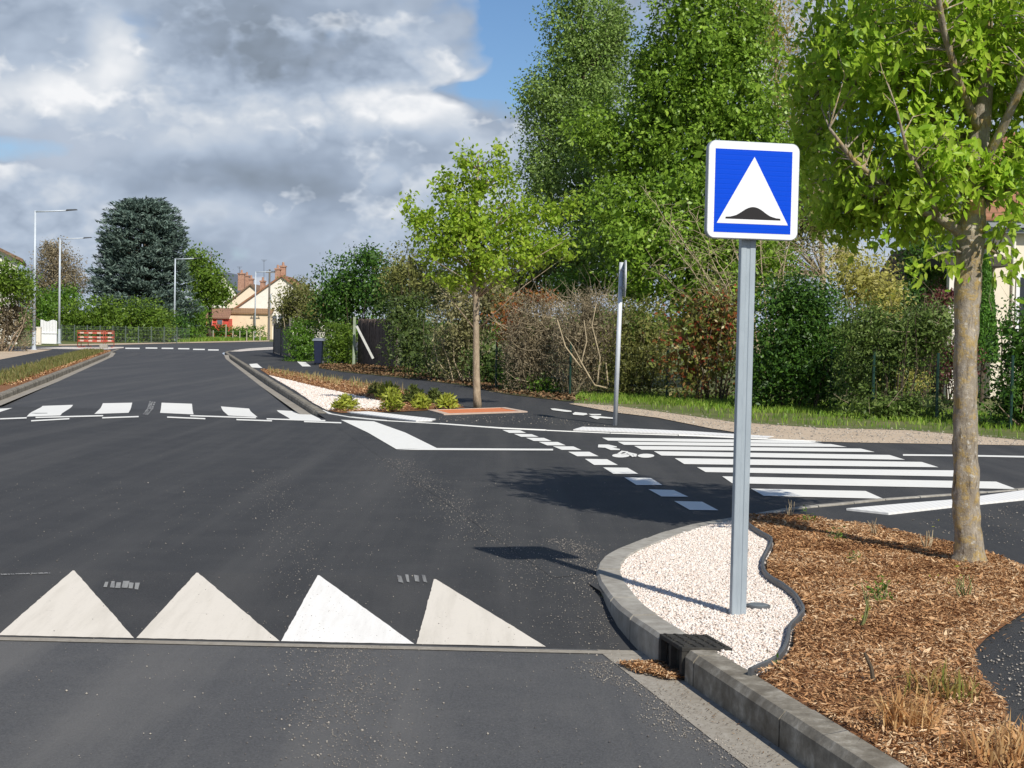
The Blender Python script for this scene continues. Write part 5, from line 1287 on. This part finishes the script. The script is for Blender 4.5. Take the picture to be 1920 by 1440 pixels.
# safety barriers
M_bred = plain('barrier_red', (.42, .08, .05), .6, var=.2); M_bwhite = plain('barrier_white', (.55, .40, .33), .6, var=.1)
def barrier(loc, rot, label, tilt=0):
    root = thing('safety_barrier', label, 'barrier', (0, 0, 0), 'red and white barriers stacked by the left kerb')
    mb = MB(); mb.tube([(-.75, 0, .05), (-.75, 0, 1.0), (.75, 0, 1.0), (.75, 0, .05)], [.022] * 4, 8); mb.tube([(-.75, 0, .35), (.75, 0, .35)], [.018] * 2, 6); mb.build('frame', M_bred, root, smooth=True)
    for z in (.88, .62, .42):
        rl = MB().box((0, 0, z), (1.42, .025, .10)).build('rail', M_bred, root)
        for i in range(3): MB().box((-.50 + i * .496, -.0145, z), (.22, .005, .09)).build('white_stripe', M_bwhite, rl)
    for s in (-1, 1): MB().box((s * .62, 0, .03), (.08, .5, .05)).build('foot', M_bred, root)
    root.location = loc; root.rotation_euler = (tilt, 0, rot); return root
barrier((gx(170, 88), 88, 0), .05, 'front red and white barrier at the end of the left path')
barrier((gx(176, 88.8), 88.8, 0), -.06, 'middle red and white barrier, leaning slightly', .12)
barrier((gx(190, 89.8), 89.8, 0), .35, 'rear red and white barrier turned towards the road', .0)
st = thing('barrier_foot', 'grey stone block weighing down the barriers', 'block', (gx(195, 86.5), 86.5, 0)); MB().box((gx(195, 86.5), 86.5, .13), (.45, .25, .26)).build('block', M_conc, st, bevel=.02)

# far houses
def gable_house(name, label, Y, apex, eL, eR_px, base_y, wallm, roofm, depth=10, chim=(), over=.35, extra=None):
    ap = at(*apex, Y); el = at(*eL, Y); erx = gx(eR_px, Y)
    root = thing(name, label, 'house', (ap.x, Y, 0)); w0, w1 = el.x, 2 * ap.x - el.x
    mb = MB(); pts = [(w0, 0), (w1, 0), (w1, el.z), (ap.x, ap.z), (w0, el.z)]
    n = len(mb.v)
    for yy in (Y, Y + depth):
        for x, z in pts: mb.v.append((x, yy, z))
    mb.f += [(0, 1, 2, 3, 4), (9, 8, 7, 6, 5)] + [(i, i + 5, (i + 1) % 5 + 5, (i + 1) % 5) for i in range(5)]
    mb.build('wall', wallm, root)
    mb = MB(); sl = (ap.z - el.z) / (ap.x - el.x); th = .22
    for sgn in (-1, 1):
        ex = ap.x + sgn * (ap.x - el.x + over); ez = el.z - over * sl
        mb.hexa([(ap.x, Y - .25, ap.z + .01), (ex, Y - .25, ez + .01), (ex, Y + depth + .25, ez + .01), (ap.x, Y + depth + .25, ap.z + .01)], [(ap.x, Y - .25, ap.z + th), (ex, Y - .25, ez + th), (ex, Y + depth + .25, ez + th), (ap.x, Y + depth + .25, ap.z + th)])
    rfo = mb.build('roof', roofm, root)
    for px, pt, pb, wpx, dy in chim:
        t_ = at(px, pt, Y + dy); b_ = at(px, pb, Y + dy); w = wpx * Y / F
        m2 = MB(); m2.box((t_.x, Y + dy, (t_.z + b_.z) / 2), (w, .7, t_.z - b_.z)); m2.box((t_.x, Y + dy, t_.z - .1), (w + .16, .86, .14)); m2.lathe((t_.x, Y + dy, t_.z), [(.16, 0), (.12, .4)], 10); ch_ = m2.build('chimney', M_brick, root)
    return root, w0, w1, el, ap
hA = gable_house('gabled_house', 'pale gabled far house with red verge and brick chimneys', 172, (528, 519), (442, 579), 600, 636, M_cream2, M_tile, 9, ((521, 503, 525, 9, .8), (531, 498, 525, 10, 1.6), (493, 526, 548, 9, 8)))
root = hA[0]
a = at(430, 614, 170); zt_ = at(470, 589, 170).z; x0, x1 = gx(429, 169), gx(503, 169)
mb = MB(); mb.box(((x0 + x1) / 2, 170.9, zt_ / 2), (x1 - x0, 2.0, zt_)); mb.build('lean_to_wall', plain('warm_cream_render', (.78, .63, .44), .9, var=.06, scale=2), root)
zt2 = at(470, 579.5, 170).z; mb = MB(); mb.hexa([(x0 - .2, 169.7, zt_), (x1 + .2, 169.7, zt_), (x1 + .2, 171.95, zt2), (x0 - .2, 171.95, zt2)], [(x0 - .2, 169.7, zt_ + .12), (x1 + .2, 169.7, zt_ + .12), (x1 + .2, 171.95, zt2 + .12), (x0 - .2, 171.95, zt2 + .12)]); mb.build('lean_to_roof', tile('weathered_tiles', (.22, .13, .08), (.28, .17, .09)), root)
mb = MB(); mb.tube([(gx(507, 171.5), 171.5, 0), (gx(507, 171.5), 171.5, 5.2)], [.06, .06], 6); mb.build('downpipe', M_lampgrey, root)
for px, py in ((514, 600), (528, 600)): p = at(px, py, 171.9); w_o = MB().box((p.x, 171.95, p.z), (.8, .12, 1.2)).build('window', M_white, root); MB().box((p.x, 171.87, p.z), (.62, .05, 1.0)).build('pane', M_slate, w_o)
gable_house('gabled_house', 'cream gabled house with a dark roof behind the pale one', 186, (470, 535), (426, 570), 540, 636, plain('peach_render', (.80, .68, .52), .9, var=.05), M_tiledark, 10, ((453, 512, 545, 12, 3), (463, 516, 545, 9, 5), (471, 522, 545, 8, 1)))
gable_house('gabled_house', 'slate roofed house mostly hidden behind the bright green tree', 200, (418, 512), (392, 545), 500, 636, M_cream2, M_slate, 10)
sh = thing('shed', 'small red shed with a brown tiled roof left of the far cream wall', 'shed', (gx(408, 168), 168, 0))
x0, x1 = gx(388, 168), gx(429.5, 168); ze = at(400, 597, 168).z; zr = at(400, 578.5, 168).z
MB().box(((x0 + x1) / 2, 169, ze / 2), (x1 - x0, 2.4, ze)).build('wall', M_red, sh)
mb = MB(); mb.hexa([(x0 - .1, 167.5, ze), (x1 + .1, 167.5, ze), (x1 + .1, 169.5, zr), (x0 - .1, 169.5, zr)], [(x0 - .1, 167.5, ze + .1), (x1 + .1, 167.5, ze + .1), (x1 + .1, 169.5, zr + .1), (x0 - .1, 169.5, zr + .1)]); mb.build('roof', tile('shed_tiles', (.25, .12, .10), (.20, .10, .085)), sh)
for px in (393, 412): p = at(px, 604, 167.7); f_ = MB().box((p.x, 167.76, p.z), (.75, .08, .7)).build('window', plain('red_frame', (.75, .2, .15), .6), sh); MB().box((p.x, 167.70, p.z), (.55, .05, .5)).build('pane', M_slate, f_)
# house at the far left
lh = thing('house', 'pale house with a brown tiled roof above the left edge hedge', 'house', (gx(-30, 95), 95, 0)); e1 = at(-120, 405, 95); e2 = at(47, 486, 95)
mb = MB(); x0, x1 = e1.x, at(34, 490, 95).x; mb.v = []; pts = [(x0, 0), (x1, 0), (x1, at(34, 484, 95).z), (x0, e1.z - .25)]
kk = 103 / 95; mb.hexa([(x, 95, z) for x, z in pts], [(x * kk - .2, 103, z) for x, z in pts]); mb.build('wall', M_cream2, lh)
mb = MB(); mb.hexa([(e1.x, 94.6, e1.z - .2), (e2.x, 94.6, e2.z - .2), (e2.x * 1.085, 103.4, e2.z - .2), (e1.x * 1.085, 103.4, e1.z - .2)], [(e1.x, 94.6, e1.z), (e2.x, 94.6, e2.z), (e2.x * 1.085, 103.4, e2.z), (e1.x * 1.085, 103.4, e1.z)]); mb.build('roof', M_tiledark, lh)
# utility pole
upl = thing('utility_pole', 'wooden utility pole in front of the far pale gable', 'utility pole', (gx(504, 165), 165, 0)); tz = at(505, 505, 165).z
MB().tube([(gx(504, 165), 165, 0), (gx(504, 165), 165, tz)], [.14, .10], 8).build('pole', M_wood, upl); MB().box((gx(506, 165), 165, tz - .35), (1.1, .08, .08)).build('crossarm', M_wood, upl)
for s in (-.4, 0, .4): MB().lathe((gx(506, 165) + s, 165, tz - .3), [(.05, 0), (.06, .08), (.03, .18)], 8).build('insulator', M_lumin, upl)
# TV aerials
for px, pt, pb, Y, lab in ((449, 500, 514, 188, 'thin aerial above the left brick chimneys'), (495, 487, 530, 176, 'taller thin aerial above the red roof verge')):
    ar = thing('roof_aerial', lab, 'aerial', (gx(px, Y), Y, at(px, pb, Y).z)); tp2 = at(px, pt, Y); mb = MB(); mb.tube([at(px, pb + 3, Y), tp2], [.03, .02], 5); mb.build('mast', M_lumin, ar)
    mb = MB(); [mb.tube([tp2 + Vector((-.35 + k_ * .1, 0, -.02 - k_ * .1)), tp2 + Vector((.35 - k_ * .1, 0, -.02 - k_ * .1))], [.015, .015], 4) for k_ in range(3)]; mb.build('elements', M_lumin, ar)
# far woods closing the horizon
pts = []
for i in range(520):
    x = random.uniform(-170, 190); Y = random.uniform(250, 290); h = 4 + 2.5 * noise.noise(Vector((x * .03, 0, 0)))
    pts.append(((x, Y, h * .5), (5, 4, h * .62), 2.2))
V, nv, fc, tint, cen = foliage_arrays(pts, .9, .9, .6, .8, 10); props(np_mesh('far_woods', V, nv, M_leaf_mid, tint=tint, faces=fc), 'distant green woods closing the horizon', kind='stuff')

# ================================================================== WORLD, SUN, CAMERA
sd = Vector((-1.1, 2.15, 0)).normalized(); ELEV = R(42.5)
light_dir = Vector((sd.x * math.cos(ELEV), sd.y * math.cos(ELEV), -math.sin(ELEV)))
sun = bpy.data.lights.new('sun', 'SUN'); sun.energy = 5.0; sun.angle = R(.5); sun.color = (1.0, .95, .86)
so = bpy.data.objects.new('sun', sun); C.objects.link(so); so.rotation_euler = light_dir.to_track_quat('-Z', 'Y').to_euler(); so.location = (10, -20, 30)
wd = bpy.data.worlds.new('World'); bpy.context.scene.world = wd; wd.use_nodes = True; nt_ = wd.node_tree; nt_.nodes.clear()
def WN(t, **k):
    n = nt_.nodes.new(t)
    for a, b in k.items():
        if a[0] == '_': setattr(n, a[1:], b)
        else: n.inputs[a].default_value = b
    return n
wl = nt_.links.new
sky = WN('ShaderNodeTexSky', _sky_type='NISHITA'); sky.sun_disc = False; sky.sun_elevation = ELEV
sky.sun_rotation = math.atan2(-sd.x, -sd.y)
sky.air_density = 1.0; sky.dust_density = .1; sky.ozone_density = 7
tc = WN('ShaderNodeTexCoord')
def wmath(op, a, b=0.0, clamp=False):
    m = WN('ShaderNodeMath', _operation=op, _use_clamp=clamp)
    for i, v in enumerate((a, b)):
        if isinstance(v, (int, float)): m.inputs[i].default_value = v
        else: wl(v, m.inputs[i])
    return m.outputs[0]
def wnoise(scale, detail, rough, off, zs=2.0, dist=0.0):
    mp = WN('ShaderNodeMapping'); mp.inputs['Scale'].default_value = (1, 1, zs); mp.inputs['Location'].default_value = off
    wl(tc.outputs['Generated'], mp.inputs['Vector']); n = WN('ShaderNodeTexNoise', Scale=scale, Detail=detail, Roughness=rough, Distortion=dist); wl(mp.outputs[0], n.inputs['Vector']); return n.outputs['Fac']
def gauss(px, py, rx, ry):            # soft patch of sky round one direction
    d = ray(px, py).normalized(); s = WN('ShaderNodeVectorMath', _operation='SUBTRACT'); wl(tc.outputs['Generated'], s.inputs[0]); s.inputs[1].default_value = d
    m = WN('ShaderNodeVectorMath', _operation='MULTIPLY'); wl(s.outputs[0], m.inputs[0]); m.inputs[1].default_value = (F / rx, F / rx, F / ry)
    ln = WN('ShaderNodeVectorMath', _operation='LENGTH'); wl(m.outputs[0], ln.inputs[0]); sq = wmath('POWER', ln.outputs['Value'], 2.0)
    return wmath('DIVIDE', 1.0, wmath('ADD', 1.0, wmath('MULTIPLY', sq, sq)))
def wramp(f, stops):
    r = WN('ShaderNodeValToRGB'); e = r.color_ramp.elements
    while len(e) < len(stops): e.new(.5)
    for i, (p, c) in enumerate(stops): e[i].position = p; e[i].color = (*c, 1) if isinstance(c, tuple) else (c, c, c, 1)
    wl(f, r.inputs[0]); return r.outputs[0]
LAYERS = ((5.5, (.7, 5.1, 1.9), .43, .08, 1.9), (10, (4.2, .3, 3.3), .50, .07, 2.0))
def wmix(f, a, b):
    m = WN('ShaderNodeMix', _data_type='RGBA'); wl(f, m.inputs[0])
    for k_, v_ in ((6, a), (7, b)):
        if isinstance(v_, tuple): m.inputs[k_].default_value = (*v_, 1)
        else: wl(v_, m.inputs[k_])
    return m.outputs[2]
def puff(scale, off, dz=0.0):
    """cumulus density: broad lumps plus rounded billows; dz samples a little higher up"""
    zs = 1.5; o = (off[0], off[1], off[2] + dz * zs)
    a = wnoise(scale, 5, .55, o, zs)
    b = wnoise(scale * 3.1, 3, .5, o, zs); b = wmath('ABSOLUTE', wmath('SUBTRACT', wmath('MULTIPLY', b, 2.0), 1.0))
    return wmath('ADD', a, wmath('MULTIPLY', wmath('SUBTRACT', .22, b), .22))
spots_b = ((590, 115, 230, 60, -.36), (430, 60, 130, 70, -.14), (60, 30, 190, 50, -.12), (215, 95, 45, 65, .42), (150, 170, 80, 40, .22), (745, 195, 100, 34, .6), (880, 180, 60, 30, .4), (470, 215, 180, 40, .22), (850, 115, 120, 45, .25), (40, 170, 110, 50, .25), (560, 330, 230, 36, -.18), (250, 330, 200, 40, -.22), (480, 385, 150, 30, .16), (700, 330, 60, 30, .32), (60, 340, 100, 34, .22))
bias = None
for px, py, rx, ry, w in spots_b:
    t_ = wmath('MULTIPLY', gauss(px, py, rx, ry), w); bias = t_ if bias is None else wmath('ADD', bias, t_)
cb = None
for px, py, rx, ry, w in ((1000, 60, 100, 150, -.30), (960, 10, 130, 60, -.12), (55, 285, 95, 28, -.24), (885, 168, 90, 16, -.16), (1225, 30, 70, 90, -.22), (1640, 230, 130, 120, -.15)):
    t_ = wmath('MULTIPLY', gauss(px, py, rx, ry), w); cb = t_ if cb is None else wmath('ADD', cb, t_)
sz_ = WN('ShaderNodeSeparateXYZ'); wl(tc.outputs['Generated'], sz_.inputs[0])
cb = wmath('SUBTRACT', cb, wmath('MULTIPLY', wmath('MULTIPLY', wmath('SUBTRACT', sz_.outputs[2], .27, True), 3.0, True), .42))   # broken cloud higher up
back = wramp(wnoise(7, 4, .5, (1.3, .4, 2.2), 1.8), [(.35, (3.3, 4.0, 5.1)), (.65, (4.8, 5.5, 6.6))])
bmask = wramp(wmath('ADD', wmath('ADD', wnoise(8, 5, .55, (3.1, 1.7, .4), 1.5), .2), cb), [(.46, 0.0), (.60, 1.0)])
col = wmix(bmask, sky.outputs[0], back)
for sc_, off, lo_, wd_, gain in LAYERS:
    d0 = puff(sc_, off); d1 = puff(sc_, off, .016)
    msk = wramp(wmath('ADD', d0, wmath('MULTIPLY', cb, .9)), [(lo_, 0.0), (lo_ + wd_, 1.0)])
    sh = wmath('ADD', wmath('ADD', .56, wmath('MULTIPLY', wmath('SUBTRACT', d0, d1), gain)), bias)
    sh = wmath('SUBTRACT', sh, wmath('MULTIPLY', wmath('SUBTRACT', d0, lo_ + .04), 1.3))
    cc = wramp(sh, [(.0, (2.4, 2.9, 3.6)), (.28, (3.3, 4.0, 5.1)), (.50, (4.6, 5.4, 6.6)), (.74, (6.5, 7.0, 7.7)), (1.0, (9.2, 9.3, 9.5))])
    col = wmix(msk, col, cc)
bg = WN('ShaderNodeBackground', Strength=.10); wl(col, bg.inputs[0]); wo = WN('ShaderNodeOutputWorld'); wl(bg.outputs[0], wo.inputs[0])

cam = bpy.data.cameras.new('camera'); cam.sensor_width = 36; cam.lens = 36 * F / 1920; cam.clip_start = .1; cam.clip_end = 6000
co = bpy.data.objects.new('camera', cam); C.objects.link(co)
m = Matrix.Identity(4)
for i in range(3): m[i][0] = Rc[i]; m[i][1] = Uc[i]; m[i][2] = -Fw[i]; m[i][3] = CAM[i]
co.matrix_world = m
wd.cycles.sampling_method = 'MANUAL'; wd.cycles.sample_map_resolution = 256
sc = bpy.context.scene; sc.camera = co
sc.view_settings.view_transform = 'Standard'; sc.view_settings.look = 'None'; sc.view_settings.exposure = 0; sc.view_settings.gamma = 1
sc.render.resolution_x = 1024; sc.render.resolution_y = 768
sc.cycles.max_bounces = 5; sc.cycles.diffuse_bounces = 3; sc.cycles.glossy_bounces = 2; sc.cycles.transmission_bounces = 3
